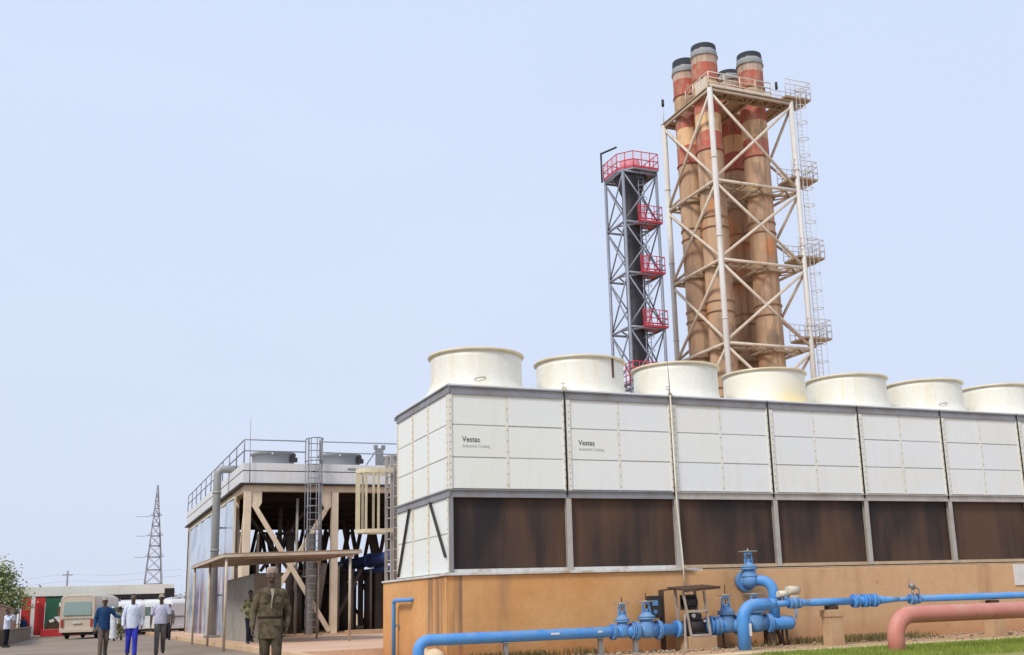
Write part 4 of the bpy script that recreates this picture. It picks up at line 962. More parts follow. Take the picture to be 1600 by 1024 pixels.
# ================================================================== CANOPY
cp = thing('canopy', 'flat tan shade canopy on thin pale poles in front of the framed tower', 'canopy', (6.9,42,0))
C0 = [(4.5,36.9,3.0),(8.95,36.9,3.08),(8.7,42.5,3.10),(4.75,49.6,3.16)]
b = MB(); b.prism(C0, (0,0,.05)); obj('roof_sheet', b, M['canopy_sheet'], cp)
b = MB()
for i in range(4): b.beam(Vector(C0[i])-Vector((0,0,.04)), Vector(C0[(i+1)%4])-Vector((0,0,.04)), .07,.08)
for t in (.25,.5,.75):
    p = Vector(C0[0]).lerp(Vector(C0[3]), t); q = Vector(C0[1]).lerp(Vector(C0[2]), t); b.beam(p-Vector((0,0,.04)), q-Vector((0,0,.04)), .05,.06)
obj('roof_frame', b, M['canopy_pole'], cp)
for (x, y, z0, z1) in ((4.6,37.0,-.05,3.0),(4.92,44.4,-.05,3.04),(4.85,49.2,-.05,3.1),(8.62,37.1,.1,3.0),(8.6,42.3,.1,3.05)):
    b = MB(); b.tube((x,y,z0),(x,y,z1),.045,n=8); b.box(x-.09,x+.09,y-.09,y+.09,z1-.12,z1-.02) if x > 8 else None; obj('pole', b, M['canopy_pole'], cp)
# ================================================================== BACKGROUND ON THE LEFT
sh = thing('long_shed', 'long low shed with a cream roof edge behind the buses', 'shed', (2.2,99,0))
b = MB(); b.box(-3.6,7.8,95,95.15,3.0,3.74); b.box(-3.6,7.8,95.15,105,3.56,3.72); obj('roof', b, M['fascia'], sh, bevel=.02)
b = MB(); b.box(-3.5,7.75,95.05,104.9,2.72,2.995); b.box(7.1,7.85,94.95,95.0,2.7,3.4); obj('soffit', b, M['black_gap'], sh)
b = MB()
for x in (-3.3, 1.2, 3.8, 6.6): b.tube((x,95.4,0),(x,95.4,2.72),.08,n=8)
obj('pillar', b, M['white_paint'], sh)
b = MB(); b.box(2.0,7.2,104.5,104.8,0,2.4); obj('back_wall', b, M['fascia'], sh)
rb = thing('red_billboard', 'bright red boarding under the left end of the long shed', 'billboard', (-2.4,95,0))
b = MB(); b.box(-3.15,-1.52,94.7,94.8,.1,2.9); obj('panel', b, M['red_board'], rb)
b = MB(); b.box(-1.7,1.6,94.3,94.7,0,.52); obj('base_strip', b, M['red_board'], rb, bevel=.02)
b = MB(); b.box(-2.95,-2.5,94.685,94.698,1.95,2.2); b.box(-2.95,-2.6,94.685,94.698,1.6,1.66); obj('faded_mark', b, plain('faded_orange', (.50,.12,.05,1), .6), rb)
wp_ = thing('white_column', 'slim white column in front of the red boarding', 'column', (-2.33,94.3,0))
b = MB(); b.box(-2.47,-2.2,94.15,94.42,0,2.95); b.box(-2.52,-2.15,94.1,94.47,0,.15); obj('shaft', b, M['white_paint'], wp_, bevel=.02)
gbd = thing('portrait_mural', 'dark green painted board with a portrait of a man in a white sash', 'mural', (-.3,94.6,0))
b = MB(); b.box(-1.5,2.3,94.7,94.8,.53,2.85); obj('board', b, M['green_board'], gbd)
b = MB(); b.box(-.55,1.1,94.68,94.695,2.2,2.5); b.box(.4,1.0,94.68,94.695,1.5,1.75); obj('caption_panel', b, M['white_paint'], gbd)
fig = lambda pts: [(x,94.69,z) for x,z in pts]
def disc(cx, cz, rx, rz, y, n=24): return [(cx+rx*math.cos(2*math.pi*i/n), y, cz+rz*math.sin(2*math.pi*i/n)) for i in range(n)]
b = MB(); b.poly([(x,94.685,z) for x,z in ((-1.4,.55),(.95,.55),(.85,1.2),(.45,1.42),(-.0,1.5),(-.8,1.42),(-1.25,1.2))]); obj('painted_jacket', b, M['olive_dark'], gbd)
b = MB(); b.poly([(x,94.68,z) for x,z in ((-.85,1.42),(-.5,1.48),(.25,.57),(-.1,.57))]); b.poly([(x,94.68,z) for x,z in ((.2,1.45),(.6,1.35),(.8,1.0),(.45,1.15))]); b.poly([(x,94.68,z) for x,z in ((-1.2,1.2),(-.85,1.3),(-.8,1.1),(-1.1,1.0))]); obj('painted_sash', b, M['white_paint'], gbd)
b = MB(); b.poly(disc(-.28,1.72,.32,.36,94.675)); obj('painted_face', b, plain('painted_face', (.30,.10,.07,1), .6), gbd)
b = MB(); b.poly([(x,94.67,z) for x,z in ((-.72,1.86),(.2,1.86),(.22,2.0),(0,2.14),(-.3,2.2),(-.6,2.1),(-.74,1.98))]); obj('painted_cap', b, plain('painted_cap', (.10,.09,.05,1), .6), gbd)
b = MB(); b.prism([(-3.05,60,-.1),(-3.4,94.5,-.1),(-3.4,94.5,2.0),(-3.05,60,1.95)], (-.2,0,0)); b.prism([(-3.0,60,1.96),(-3.35,94.5,2.01),(-3.35,94.5,2.07),(-3.0,60,2.03)], (-.3,0,0)); one('boundary_wall', b, M['fence_wall'], 'terracotta boundary wall at the far left edge below the tree', 'wall', (-3.1,77,0))
b = MB(); b.prism([(-2.75,63,-.1),(-2.1,84,-.1),(-2.1,84,.72),(-2.75,63,.68)], (-.4,0,0)); b.prism([(-2.72,63,.69),(-2.07,84,.73),(-2.07,84,.79),(-2.72,63,.75)], (-.46,0,0)); one('low_wall', b, M['low_wall'], 'low grey brown wall beside the road at the far left', 'wall', (-2.6,73,0))
# tree
tr = thing('tree', 'bushy green tree rising over the terracotta wall at the left edge', 'tree', (-6.2,88,0))
b = MB(); b.path([(-6.2,88,-.1),(-6.15,88,.8),(-6.25,88.1,1.8),(-6.2,88,2.8)], [.24,.2,.17,.13], 10)
tips = []
for i in range(22):
    a = rnd.uniform(0,6.28); z0 = rnd.uniform(1.4,2.8); L = rnd.uniform(1.2,2.9); e = rnd.uniform(.2,1.2)
    p = Vector((-6.2,88,z0)); q = p + Vector((math.cos(a)*math.cos(e),math.sin(a)*math.cos(e),math.sin(e)))*L*.5; r = q + Vector((math.cos(a+.4)*math.cos(e),math.sin(a+.4)*math.cos(e),math.sin(e)+.1))*L*.5
    b.path([p,q,r],[.07,.045,.02],6); tips += [q, r, (q+r)/2]
obj('trunk', b, M['bark'], tr)
for nm, mat, cnt, sd in (('crown', M['leaf'], 5200, 1), ('crown', M['leaf_light'], 3200, 2)):
    b = MB(); rr = random.Random(sd)
    cl = [(t + Vector((rr.gauss(.4,.5),rr.gauss(0,.5),rr.gauss(.2,.4))), rr.uniform(.3,.7)) for t in tips for _ in range(2)]
    cl += [(Vector((-3.6+rr.gauss(0,.5),88+rr.gauss(0,.6),2.7+rr.gauss(0,.5))), rr.uniform(.25,.45)) for _ in range(22)] + [(Vector((-4.7+rr.gauss(0,.5),88,4.2+rr.gauss(0,.4))), rr.uniform(.25,.45)) for _ in range(18)]
    for i in range(cnt):
        c, s = rr.choice(cl); p = c + Vector((rr.gauss(0,s),rr.gauss(0,s),rr.gauss(0,s*.8)))
        if p.z < .9: continue
        u = Vector((rr.gauss(0,1),rr.gauss(0,1),rr.gauss(0,.6))).normalized(); v = u.orthogonal().normalized(); k = rr.uniform(.08,.17)
        b.add([p-u*k, p+v*k*.5, p+u*k, p-v*k*.45], [(0,1,2,3)])
    obj(nm, b, mat, tr, weld=False)
for (lab, x, y, h, w, n, sd) in (('low dark bushes far behind, between the shed and the banner', 10.6, 118, 3.4, 1.5, 1500, 5),('hazy low bush behind the right end of the shed', 8.8, 112, 2.3, .9, 900, 6)):
    t = thing('bush', lab, 'bush', (x,y,0)); rr = random.Random(sd); b = MB(); b.path([(x,y,0),(x+.1,y,h*.5)],[.1,.05],6)
    for i in range(6): b.path([(x,y,.2),(x+rr.gauss(0,w*.6),y+rr.gauss(0,w*.5),h*rr.uniform(.5,.9))],[.05,.02],5)
    obj('stem', b, M['bark'], t); b = MB()
    cl = [(Vector((x+rr.gauss(0,w*.6),y+rr.gauss(0,w*.5),h*rr.uniform(.3,.9))), rr.uniform(.2,.4)) for _ in range(16)]
    for i in range(n):
        c, s = rr.choice(cl); p = c + Vector((rr.gauss(0,s),rr.gauss(0,s),rr.gauss(0,s)))
        u = Vector((rr.gauss(0,1),rr.gauss(0,1),rr.gauss(0,.6))).normalized(); v = u.orthogonal().normalized(); k = rr.uniform(.06,.13); b.add([p-u*k,p+v*k*.5,p+u*k,p-v*k*.5],[(0,1,2,3)])
    obj('foliage', b, M['weed'], t, weld=False)
# pylon
pyx, pyy = 19.6, 300
py = thing('pylon', 'tall lattice electricity pylon on the horizon above the shed', 'pylon', (pyx,pyy,0))
def hw(z): return 2.75 - 2.0*z/26 if z < 26 else .72 - .62*(z-26)/8.4
b = MB(); bb = MB(); zs_ = [0,5.5,9.5,13,16.2,19,21.5,24,26.5,28.5,30.5,32.5,34.4]
for sx in (-1,1):
    for sy in (-1,1):
        for z0, z1 in zip(zs_, zs_[1:]): b.tube((pyx+sx*hw(z0),pyy+sy*hw(z0),z0),(pyx+sx*hw(z1),pyy+sy*hw(z1),z1),.12,n=6)
obj('leg', b, M['pylon'], py)
for z0, z1 in zip(zs_, zs_[1:]):
    a, c = hw(z0), hw(z1)
    for s_ in (-1,1):
        bb.tube((pyx-a,pyy+s_*a,z0),(pyx+c,pyy+s_*c,z1),.062,n=5); bb.tube((pyx+a,pyy+s_*a,z0),(pyx-c,pyy+s_*c,z1),.062,n=5)
        bb.tube((pyx+s_*a,pyy-a,z0),(pyx+s_*c,pyy+c,z1),.062,n=5); bb.tube((pyx+s_*a,pyy+a,z0),(pyx+s_*c,pyy-c,z1),.062,n=5)
        bb.tube((pyx-c,pyy+s_*c,z1),(pyx+c,pyy+s_*c,z1),.10,n=5)
obj('lattice', bb, M['pylon'], py)
for z in (16.3, 21.6, 26.6):
    b = MB(); L = 1.9
    for s_ in (-1,1):
        b.beam((pyx-s_*hw(z),pyy-.4,z),(pyx-s_*(hw(z)+L*.35),pyy,z+.1),.14); b.beam((pyx-s_*hw(z),pyy+.4,z),(pyx-s_*(hw(z)+L*.35),pyy,z+.1),.14); b.beam((pyx-s_*hw(z+1),pyy,z+1),(pyx-s_*(hw(z)+L*.35),pyy,z+.1),.1)
    obj('crossarm', b, M['pylon'], py)
for z, lab in ((26.5,'topmost'),(21.6,'middle'),(16.3,'lowest')):
    b = MB(); b.path([(pyx-hw(z)-.6,pyy,z),(pyx-3.4,pyy-1,z-.25),(pyx-5.0,pyy-2,z-.2)], .07, 5); one('power_line', b, M['wire'], lab+' of the three short power lines seen left of the pylon', 'power line', (pyx-2,pyy,z), 'short power lines on the pylon')
b = MB(); b.tube((-.15,150,0),(-.15,150,7.1),.16,.10,n=8); b.beam((-.75,150,6.6),(.45,150,6.6),.1); one('utility_pole', b, M['pylon'], 'thin dark utility pole standing behind the shed roof left of the pylon', 'pole', (-.15,150,0))
for (z, o, lab) in ((6.7,-.5,'upper'),(5.9,.3,'lower')):
    b = MB(); b.path([(-9,155,z-.1),(-4,152,z-.35),(-.15+o,150,z),(5,149,z-.3),(13,148,z+.3)], .016, 5); one('power_line', b, M['wire'], lab+' of the faint power lines crossing the utility pole', 'power line', (-.15,150,z), 'faint power lines on the utility pole')

# ================================================================== BUSES
def bus_body(mb, W_, H, L, z0):
    def sect(y, w, zb, zt_, r):
        pts = []
        for (cx_, cz, a0) in ((w-r, zt_-r, 0), (-w+r, zt_-r, 90), (-w+.08, zb+.08, 180), (w-.08, zb+.08, 270)):
            rr = r if a0 < 180 else .08
            for k in range(6): a = R(a0+90*k/5); pts.append((cx_+rr*math.cos(a), y, cz+rr*math.sin(a)))
        return pts
    st = [(0.05,.90,.04,-.10),(.0,.97,.0,-.04),(.12,1.0,0,0),(1.0,1.0,0,.02),(L-1.0,1.0,0,.02),(L-.25,.98,0,-.05),(L,.90,.05,-.35)]
    n = 24; vs = []
    for y, k, dz, dt in st: vs += sect(y, W_*k, z0+dz, H+dt, .33)
    fs = [(j*n+i, j*n+(i+1)%n, (j+1)*n+(i+1)%n, (j+1)*n+i) for j in range(len(st)-1) for i in range(n)]
    mb.add(vs, fs, True); mb.add(vs[:n], [tuple(range(n))]); mb.add(vs[-n:], [tuple(range(n))])
def make_bus(label, loc, rz, paint, cat='bus', name='minibus', group='minibuses parked by the shed'):
    W_, H, L, z0 = 1.03, 2.66, 6.4, .42
    t = thing(name, label, cat, loc, rz, group)
    b = MB(); bus_body(b, W_, H, L, z0); body = obj('body', b, paint, t, local=True)
    b = MB(); b.prism([(-.82,-.012,1.42),(.82,-.012,1.42),(.78,.03,2.24),(-.78,.03,2.24)], (0,.05,0)); obj('rear_window', b, M['rear_glass'], t, local=True, bevel=.01)
    b = MB(); b.prism([(-.88,L-.06,1.25),(.88,L-.06,1.25),(.8,L-.28,2.2),(-.8,L-.28,2.2)], (0,.09,0)); obj('windscreen', b, M['glass'], t, local=True)
    for s_ in (-1, 1):
        for k in range(5):
            y0 = .35+k*1.12; x = s_*(W_+.003); b = MB(); b.box(min(x,x-s_*.05),max(x,x-s_*.05),y0,y0+1.0,1.42,2.14); obj('side_window', b, M['glass'], t, local=True, bevel=.01)
    b = MB(); b.box(-.98,.98,-.09,.06,.40,.62); obj('bumper', b, paint, t, local=True, bevel=.02)
    b = MB(); b.box(-.98,.98,L-.05,L+.08,.40,.66); obj('bumper', b, paint, t, local=True, bevel=.02)
    for s_ in (-1, 1):
        b = MB(); b.box(s_*.86-.07,s_*.86+.07,-.035,.02,.72,1.18); obj('tail_light', b, M['taillight'], t, local=True, bevel=.01)
        b = MB(); b.cyl((s_*.72,L+.0,.85),.13,-.1,.03,14,'y'); obj('headlight', b, M['plate'], t, local=True)
        b = MB(); b.box(s_*1.08-.05,s_*1.08+.05,L-.35,L-.25,1.5,1.9); b.tube((s_*.95,L-.3,1.9),(s_*1.08,L-.3,1.85),.02,n=6); obj('mirror', b, M['dark_metal'], t, local=True)
        for y in (1.35, L-1.35):
            b = MB(); b.torus((s_*.88,y,.37),.28,.11,20,8,'x'); w_ = obj('wheel', b, M['rubber'], t, local=True)
            b = MB(); b.cyl((s_*.88,y,.37),.2,-.08,.08,16,'x'); obj('rim', b, M['rim'], w_, local=True)
    b = MB(); b.box(-.26,.26,-.035,.0,.92,1.04); obj('number_plate', b, M['plate'], t, local=True)
    b = MB(); b.box(-.9,.9,-.006,.02,1.22,1.235); obj('trim', b, M['dark_metal'], t, local=True)
    b = MB(); b.box(-.9,.9,.3,L-.3,.25,.45); obj('underbody', b, M['dark_metal'], t, local=True)
    return t
make_bus('beige minibus seen from behind with a wide rear window, parked by the shed', (.62,75.5,0), R(-15), M['bus_beige'])
wb = make_bus('white minibus behind the walking men, its side windows dark', (3.9,90.0,0), R(196), M['bus_white'])
wb2 = make_bus('white minibus under the shed, mostly hidden by the man in white shirt', (4.9,87,0), R(205), M['bus_white']); wb.scale = wb2.scale = (.88,.88,.88)

# ================================================================== PEOPLE
def remesh(mb, name, vox, smooth=2):
    me = mb.mesh(name+'_src', weld=False); o = bpy.data.objects.new(name, me); col.objects.link(o)
    m = o.modifiers.new('r', 'REMESH'); m.mode = 'VOXEL'; m.voxel_size = vox; m.use_smooth_shade = True
    if smooth: s = o.modifiers.new('s', 'SMOOTH'); s.iterations = smooth; s.factor = .5
    me2 = bpy.data.meshes.new_from_object(o.evaluated_get(bpy.context.evaluated_depsgraph_get()))
    bpy.data.objects.remove(o); me2.materials.clear(); return me2
V = Vector
def person(label, loc, rz, sc, arms, legs, top, bottom, top_m, bot_m, vox=.011, head=None, group=None, extra=None, sleeves='long', hem=.84, bulk=1.0):
    """local frame: facing -Y. arms: {±1: (elbow, wrist, curl)}, legs: {±1: (knee, ankle)} in metres for a 1.75 m figure; +1 is the person's left (+X)."""
    t = thing('person', label, 'person', loc, rz, group); t.scale = (sc,)*3
    b = MB()
    b.ell((0,0,.95),.155,.11,.13); b.ell((0,.0,1.12),.145,.10,.18); b.ell((0,0,1.3),.17,.11,.17)
    b.cap((-.14,0,1.40),(.14,0,1.40),.055); b.tube((0,.01,1.40),(0,-.005,1.58),.058,.055,14)
    b.ell((0,-.01,1.655),.076,.095,.105,18,14); b.ell((0,-.035,1.60),.056,.062,.065); b.ell((0,-.05,1.565),.03,.035,.025)
    b.cap((0,-.098,1.66),(0,-.124,1.622),.010,.016); b.ell((-.014,-.108,1.618),.009,.009,.007); b.ell((.014,-.108,1.618),.009,.009,.007)
    b.cap((-.036,-.094,1.680),(.036,-.094,1.680),.011); b.ell((-.04,-.078,1.63),.02,.02,.02); b.ell((.04,-.078,1.63),.02,.02,.02); b.ell((0,-.094,1.585),.024,.014,.012)
    for s_ in (-1,1):
        b.ell((s_*.078,.005,1.635),.010,.022,.034); sh_ = V((s_*.172,0,1.39)); el, wr, curl = arms[s_]; el = V(el); wr = V(wr)
        b.cap(sh_, el, .052, .042); b.cap(el, wr, .041, .027)
        d = (wr-el).normalized(); lat = d.cross(V((s_,0,0)))
        lat = V((0,-1,0)) - d*d.dot(V((0,-1,0))); lat.normalize()        # fingers fan front to back
        pn = d.cross(lat).normalized(); pn = pn if pn.x*s_ < 0 else -pn      # palm faces the thigh
        for k in (-1.5,-.5,.5,1.5): b.cap(wr+lat*k*.012, wr+d*.085+lat*k*.021, .015, .014)
        for k, ln in ((1.5,.066),(.5,.076),(-.5,.072),(-1.5,.056)):
            p = wr+d*.085+lat*k*.021; q = p+(d*math.cos(curl*.5)+pn*math.sin(curl*.5))*ln*.5; r_ = q+(d*math.cos(curl)+pn*math.sin(curl))*ln*.5
            b.cap(p,q,.0095,.009,8); b.cap(q,r_,.009,.008,8)
        p = wr+d*.03+lat*.03; q = p+(d*.6+lat*.7+pn*.3).normalized()*.045; b.cap(p,q,.012,.011,8); b.cap(q,q+(d*.9+pn*.4).normalized()*.034,.0105,.009,8)
        hp = V((s_*.085,0,.92)); kn, an = map(V, legs[s_]); b.cap(hp,kn,.082,.058); b.cap(kn,kn.lerp(an,.3),.057,.058); b.cap(kn.lerp(an,.3),an,.058,.038)
        b.cap(an+V((0,.03,-.045)),an+V((s_*.015,-.15,-.055)),.035,.03)
    body = bpy.data.objects.new('body', remesh(b,'body',vox*.8)); col.objects.link(body); body.parent = t; body.data.materials.append(M['skin'])
    for s_ in (-1,1): b = MB(); b.ell((s_*.031,-.094,1.656),.013,.008,.007,10,6); obj('eye', b, M['eye'], t, local=True)
    b = MB(); b.ell((0,-.103,1.587),.022,.008,.006,12,6); obj('mouth', b, M['lip'], t, local=True)
    # headwear / hair
    b = MB()
    if head == 'cap':
        b.lathe((0,.0,1.70),[(.088,-.02),(.094,.0),(.092,.05),(.080,.075),(.04,.088),(.001,.09)],20); 
        for i in range(len(b.v)): x,y,z = b.v[i]; b.v[i] = (x*.92,y*1.1,z)
        obj('cap', b, M['cap_pale'], t, local=True)
    elif head == 'brim':
        b.ell((0,.0,1.70),.084,.104,.07,18,10); b.prism([(-.07,-.08,1.695),(.07,-.08,1.695),(.06,-.17,1.68),(0,-.185,1.678),(-.06,-.17,1.68)],(0,0,.012)); obj('cap', b, M['cap_pale'], t, local=True)
    elif head == 'white':
        b.ell((0,.0,1.70),.084,.104,.07,18,10); obj('cap', b, M['cloth_white'], t, local=True)
    else:
        b.ell((0,.012,1.685),.080,.096,.088,18,12); obj('hair', b, M['hair'], t, local=True)
    # shoes
    for s_ in (-1,1):
        an = V(legs[s_][1]); b = MB(); b.cap(an+V((0,.035,-.045)),an+V((s_*.015,-.16,-.058)),.046,.036,12); b.ell(an+V((s_*.008,-.07,-.03)),.045,.08,.04)
        me = remesh(b,'shoe',.012); o = bpy.data.objects.new('shoe', me); col.objects.link(o); o.parent = t; me.materials.append(M['shoe'])
    # trousers
    if bottom == 'trousers':
        b = MB(); b.ell((0,0,.95),.175*bulk,.13*bulk,.13)
        for s_ in (-1,1):
            kn, an = map(V, legs[s_]); hp = V((s_*.085,0,.92)); b.cap(hp,kn,.100*bulk,.076*bulk); b.cap(kn,an+V((0,0,.03)),.074*bulk,.062*bulk); b.tube(an+V((0,.0,.04)),an+V((0,0,-.03)),.062*bulk,.066*bulk,14)
        me = remesh(b,'trousers',.012,3); o = bpy.data.objects.new('trousers', me); col.objects.link(o); o.parent = t; me.materials.append(bot_m)
    # top garment
    b = MB(); B_ = bulk
    b.ell((0,0,1.29),.178*B_,.130*B_,.18); b.cap((-.14,.005,1.395),(.14,.005,1.395),.07); b.cap((-.07,.01,1.425),(.07,.01,1.425),.062)
    b.lathe((0,0,0),[(.001,hem),(.180*B_,hem),(.172*B_,1.0),(.166*B_,1.12),(.168*B_,1.26),(.001,1.36)],22)
    k0 = len(b.v) - 22*6
    for i in range(k0, len(b.v)): x,y,z = b.v[i]; b.v[i] = (x*1.04,y*.78,z)
    if bottom == 'robe':
        b.lathe((0,0,0),[(.001,.12),(.24,.12),(.20,.6),(.17,1.0),(.001,1.1)],22)
    for s_ in (-1,1):
        el, wr, _ = arms[s_]; el = V(el); wr = V(wr); sh_ = V((s_*.170,0,1.390))
        if sleeves == 'long': b.cap(sh_,el,.066*B_,.055*B_); b.cap(el,el.lerp(wr,.9),.055*B_,.043*B_)
        else: b.cap(sh_,sh_.lerp(el,.7),.066,.066)
    me = remesh(b,'shirt',.012,3); o = bpy.data.objects.new('robe' if bottom == 'robe' else 'shirt', me); col.objects.link(o); o.parent = t; me.materials.append(top_m)
    if extra: extra(t)
    return t
hang = lambda s_, f=.0, out=.06, bend=.06: ((s_*(.185+out), f*.6+.02, 1.12), (s_*(.185+out*1.1), f-bend, .87), .6)
stand = {-1: ((-.095,-.01,.5),(-.10,.02,.09)), 1: ((.095,-.01,.5),(.10,.02,.09))}
def walk(k=1, st=.2): return {k: ((k*.085,-st*.9,.52),(k*.09,-st,.09)), -k: ((-k*.085,-.02,.50),(-k*.09,st*1.1,.14))}
def uniform(t):
    for (xa, xb, ya, za, zb) in ((-.130,-.05,-.133,1.245,1.335),(.05,.130,-.133,1.245,1.335)):
        b = MB(); b.box(xa,xb,ya,-.11,za,zb); obj('pocket', b, M['olive'], t, local=True, bevel=.006)
    b = MB(); b.lathe((0,0,1.035),[(.175,-.018),(.178,0),(.175,.018),(.165,.018),(.165,-.018)],30)
    for i in range(len(b.v)): x,y,z = b.v[i]; b.v[i] = (x*1.04,y*.80,z)
    obj('belt', b, M['belt'], t, local=True)
    b = MB(); b.prism([(-.030,-.102,1.455),(.036,-.102,1.455),(.016,-.140,1.33),(-.006,-.146,1.16),(-.022,-.146,1.16),(-.006,-.140,1.33)],(0,-.010,0)); obj('undershirt', b, M['strap_pale'], t, local=True)
    for s_ in (-1,1):
        b = MB(); b.prism([(s_*.030,-.10,1.465),(s_*.075,-.07,1.475),(s_*.092,-.118,1.40),(s_*.030,-.138,1.35)],(0,-.014,0)); obj('collar', b, M['olive_light'], t, local=True, bevel=.004)
    # waist pouch on his left
    b = MB(); b.box(.03,.14,-.165,-.13,.90,1.0); obj('pouch', b, M['olive_light'], t, local=True, bevel=.012)
man = person('man in dark olive uniform and pale cap walking in the foreground', (2.90,17.75,0), R(-6), 1.02,
       {-1: ((-.265,.03,1.13),(-.275,-.06,.88),.9), 1: ((.255,.06,1.13),(.235,.02,.87),.8)}, walk(1,.12), 'shirt', 'trousers', M['olive'], M['olive_dark'], .009, 'cap', None, uniform, hem=.71, bulk=1.0)
person('man in camouflage shirt and dark trousers half hidden behind the man in olive uniform', (5.72,39.3,.15), R(10), 1.0,
       {-1: ((-.27,.05,1.13),(-.20,-.16,1.04),.9), 1: hang(1)}, walk(-1,.1), 'shirt', 'trousers', M['camo_green'], M['cloth_black'], .012, None)
gw = None
person('man in navy shirt and taupe trousers, leftmost of the three men walking abreast', (1.06,36.8,0), R(8), 1.0,
       {-1: hang(-1), 1: ((.33,.0,1.20),(.46,-.22,1.16),.9)}, walk(-1,.12), 'shirt', 'trousers', M['cloth_navy'], M['cloth_tan'], .012, 'brim', 'three men walking abreast on the road', hem=.80)
person('man in long white shirt and bright blue trousers, middle of the three men walking abreast', (1.79,35.4,0), 0, 1.03,
       {-1: hang(-1,-.06), 1: hang(1,.06)}, walk(1,.1), 'shirt', 'trousers', M['cloth_white'], M['cloth_royal'], .012, None, 'three men walking abreast on the road', hem=.80)
person('man in pale lilac polo shirt and grey trousers, rightmost of the three men walking abreast', (2.62,36.0,0), R(-4), 1.02,
       {-1: hang(-1,.05,.08), 1: hang(1,-.08,.09)}, walk(-1,.18), 'shirt', 'trousers', M['cloth_lilac'], M['cloth_grey'], .012, 'brim', 'three men walking abreast on the road', sleeves='short', hem=.90)
person('person in a long white robe seen small between the navy and white shirts', (2.25,64,0), R(12), 1.0,
       {-1: hang(-1), 1: hang(1)}, walk(1,.1), 'robe', 'robe', M['robe_white'], None, .014, 'white')
person('person in green camouflage clothes beside the one in the white robe', (2.66,65,0), R(170), 1.0,
       {-1: hang(-1), 1: hang(1)}, walk(-1,.12), 'shirt', 'trousers', M['camo_green'], M['camo_green'], .014, None, None)
def camera(t):
    b = MB(); b.box(-.07,.07,-.40,-.31,1.50,1.59); b.cyl((0,-.40,1.545),.035,-.09,0,14,'y'); obj('camera', b, M['dark_metal'], t, local=True, bevel=.006)
cam_p = person('person in white shirt and dark trousers photographing at the far left edge', (-2.47,58,0), R(62), .98,
       {-1: ((-.25,-.20,1.24),(-.085,-.33,1.49),1.2), 1: ((.25,-.20,1.24),(.085,-.33,1.49),1.2)}, stand, 'shirt', 'trousers', M['cloth_white'], M['cloth_black'], .014, None)
b = MB(); b.box(-.075,.075,-.42,-.30,1.50,1.60); b.cyl((0,-.42,1.55),.04,-.1,0,14,'y')
me = b.mesh('camera', bevel=.006); o = bpy.data.objects.new('camera', me); col.objects.link(o); me.materials.append(M['dark_metal'])
o.matrix_world = Matrix.Translation(cam_p.location) @ Matrix.Rotation(cam_p.rotation_euler.z, 4, 'Z') @ Matrix.Scale(.98, 4); tag(o, 'black camera held up by the person photographing at the left edge', 'camera')
person('dark clothed person standing behind the lilac polo shirt, near the banner', (4.75,60,0), R(-20), 1.0,
       {-1: hang(-1), 1: hang(1)}, walk(1,.12), 'shirt', 'trousers', M['cloth_grey'], M['cloth_black'], .014, None)
person('small figure in dark blue standing by the white column', (-2.85,92.5,0), 0, .86,
       {-1: hang(-1), 1: hang(1)}, stand, 'shirt', 'trousers', M['cloth_navy'], M['cloth_black'], .016, None)

# ================================================================== CAMERA, LIGHT, SKY
f_, yaw, pitch, roll, PX, PY0 = 1709.1, .4248, .2220, -.0337, 881.9, 558.3
w = V((math.sin(yaw)*math.cos(pitch), math.cos(yaw)*math.cos(pitch), math.sin(pitch)))
r0 = V((math.cos(yaw), -math.sin(yaw), 0)); u0 = r0.cross(w)
rt_ = r0*math.cos(roll) + u0*math.sin(roll); up_ = -r0*math.sin(roll) + u0*math.cos(roll)
cd = bpy.data.cameras.new('Camera'); cam = bpy.data.objects.new('Camera', cd); col.objects.link(cam)
cam.matrix_world = Matrix(((rt_.x,up_.x,-w.x,0),(rt_.y,up_.y,-w.y,0),(rt_.z,up_.z,-w.z,1.1),(0,0,0,1)))
cd.sensor_width = 36; cd.lens = 36*f_/1600; cd.shift_x = -(PX-800)/1600; cd.shift_y = (PY0-512)/1600
cd.clip_start = .1; cd.clip_end = 4000; scene.camera = cam
az, elv = R(238), R(46)      # sun azimuth from +Y clockwise
sd = bpy.data.lights.new('Sun', 'SUN'); sd.energy = 2.7; sd.angle = R(14); sd.color = (1,.95,.87)
so = bpy.data.objects.new('Sun', sd); col.objects.link(so)
dirv = V((math.sin(az)*math.cos(elv), math.cos(az)*math.cos(elv), math.sin(elv)))
so.rotation_euler = dirv.to_track_quat('Z', 'Y').to_euler(); so.location = (0,0,60)
wd = bpy.data.worlds.new('World'); scene.world = wd; wd.use_nodes = True; nt = wd.node_tree; bg = nt.nodes['Background']
sky = nt.nodes.new('ShaderNodeTexSky'); sky.sky_type = 'NISHITA'; sky.sun_disc = False; sky.sun_elevation = elv; sky.sun_rotation = az
sky.dust_density = 3; sky.air_density = 1.2
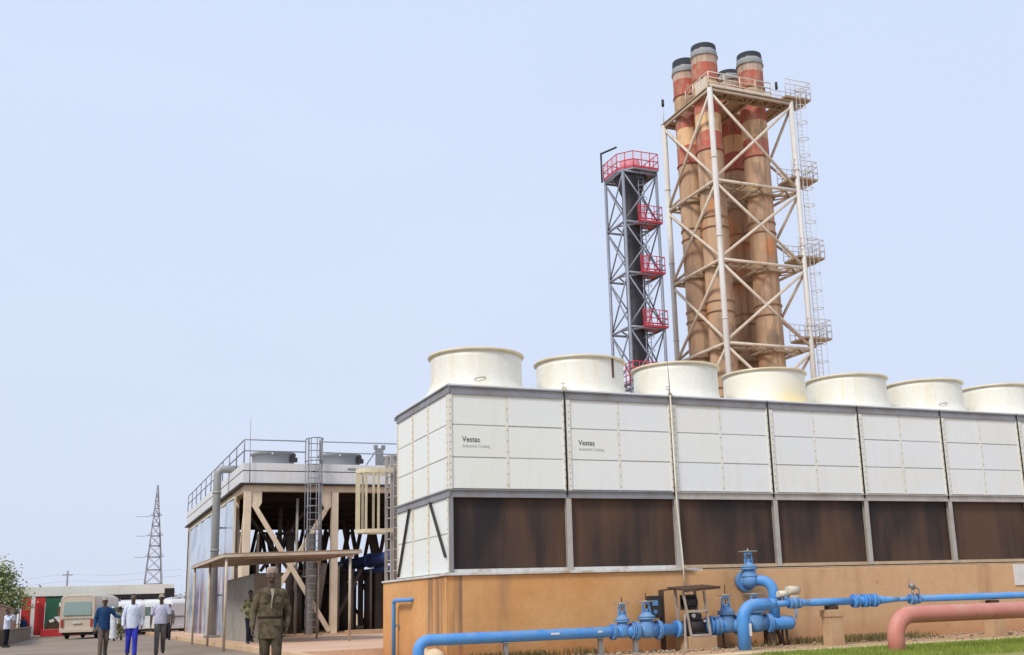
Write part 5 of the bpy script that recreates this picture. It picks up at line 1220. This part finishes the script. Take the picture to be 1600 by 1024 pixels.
sc_ = nt.nodes.new('ShaderNodeMix'); sc_.data_type = 'RGBA'; sc_.blend_type = 'MIX'; sc_.inputs[0].default_value = .90
# bright milky haze lies over the clear sky
hz = nt.nodes.new('ShaderNodeValToRGB'); tcw = nt.nodes.new('ShaderNodeTexCoord'); sx_ = nt.nodes.new('ShaderNodeSeparateXYZ')
nt.links.new(tcw.outputs['Generated'], sx_.inputs[0]); nt.links.new(sx_.outputs[2], hz.inputs[0])
hz.color_ramp.elements[0].position = 0; hz.color_ramp.elements[0].color = (7.3,8.05,9.75,1)
hz.color_ramp.elements[1].position = .6; hz.color_ramp.elements[1].color = (7.2,8.4,10.75,1)
nt.links.new(sky.outputs[0], sc_.inputs[6]); wn = nt.nodes.new('ShaderNodeTexNoise'); wn.inputs['Scale'].default_value = 2.2; wn.inputs['Detail'].default_value = 5
wm = nt.nodes.new('ShaderNodeMapping'); wm.inputs['Scale'].default_value = (1,1,3); nt.links.new(tcw.outputs['Generated'], wm.inputs[0]); nt.links.new(wm.outputs[0], wn.inputs['Vector'])
wr = nt.nodes.new('ShaderNodeValToRGB'); wr.color_ramp.elements[0].position = .35; wr.color_ramp.elements[0].color = (.985,.985,.995,1); wr.color_ramp.elements[1].position = .65; wr.color_ramp.elements[1].color = (1.02,1.012,1.003,1)
nt.links.new(wn.outputs['Fac'], wr.inputs[0]); wx = nt.nodes.new('ShaderNodeMix'); wx.data_type = 'RGBA'; wx.blend_type = 'MULTIPLY'; wx.inputs[0].default_value = 1
nt.links.new(hz.outputs[0], wx.inputs[6]); nt.links.new(wr.outputs[0], wx.inputs[7]); nt.links.new(wx.outputs[2], sc_.inputs[7]); nt.links.new(sc_.outputs[2], bg.inputs[0]); bg.inputs[1].default_value = .1
scene.view_settings.view_transform = 'Standard'; scene.view_settings.look = 'None'; scene.view_settings.exposure = 0; scene.view_settings.gamma = 1
scene.render.engine = 'CYCLES'; scene.cycles.max_bounces = 6
scene.render.resolution_x = 1024; scene.render.resolution_y = 655
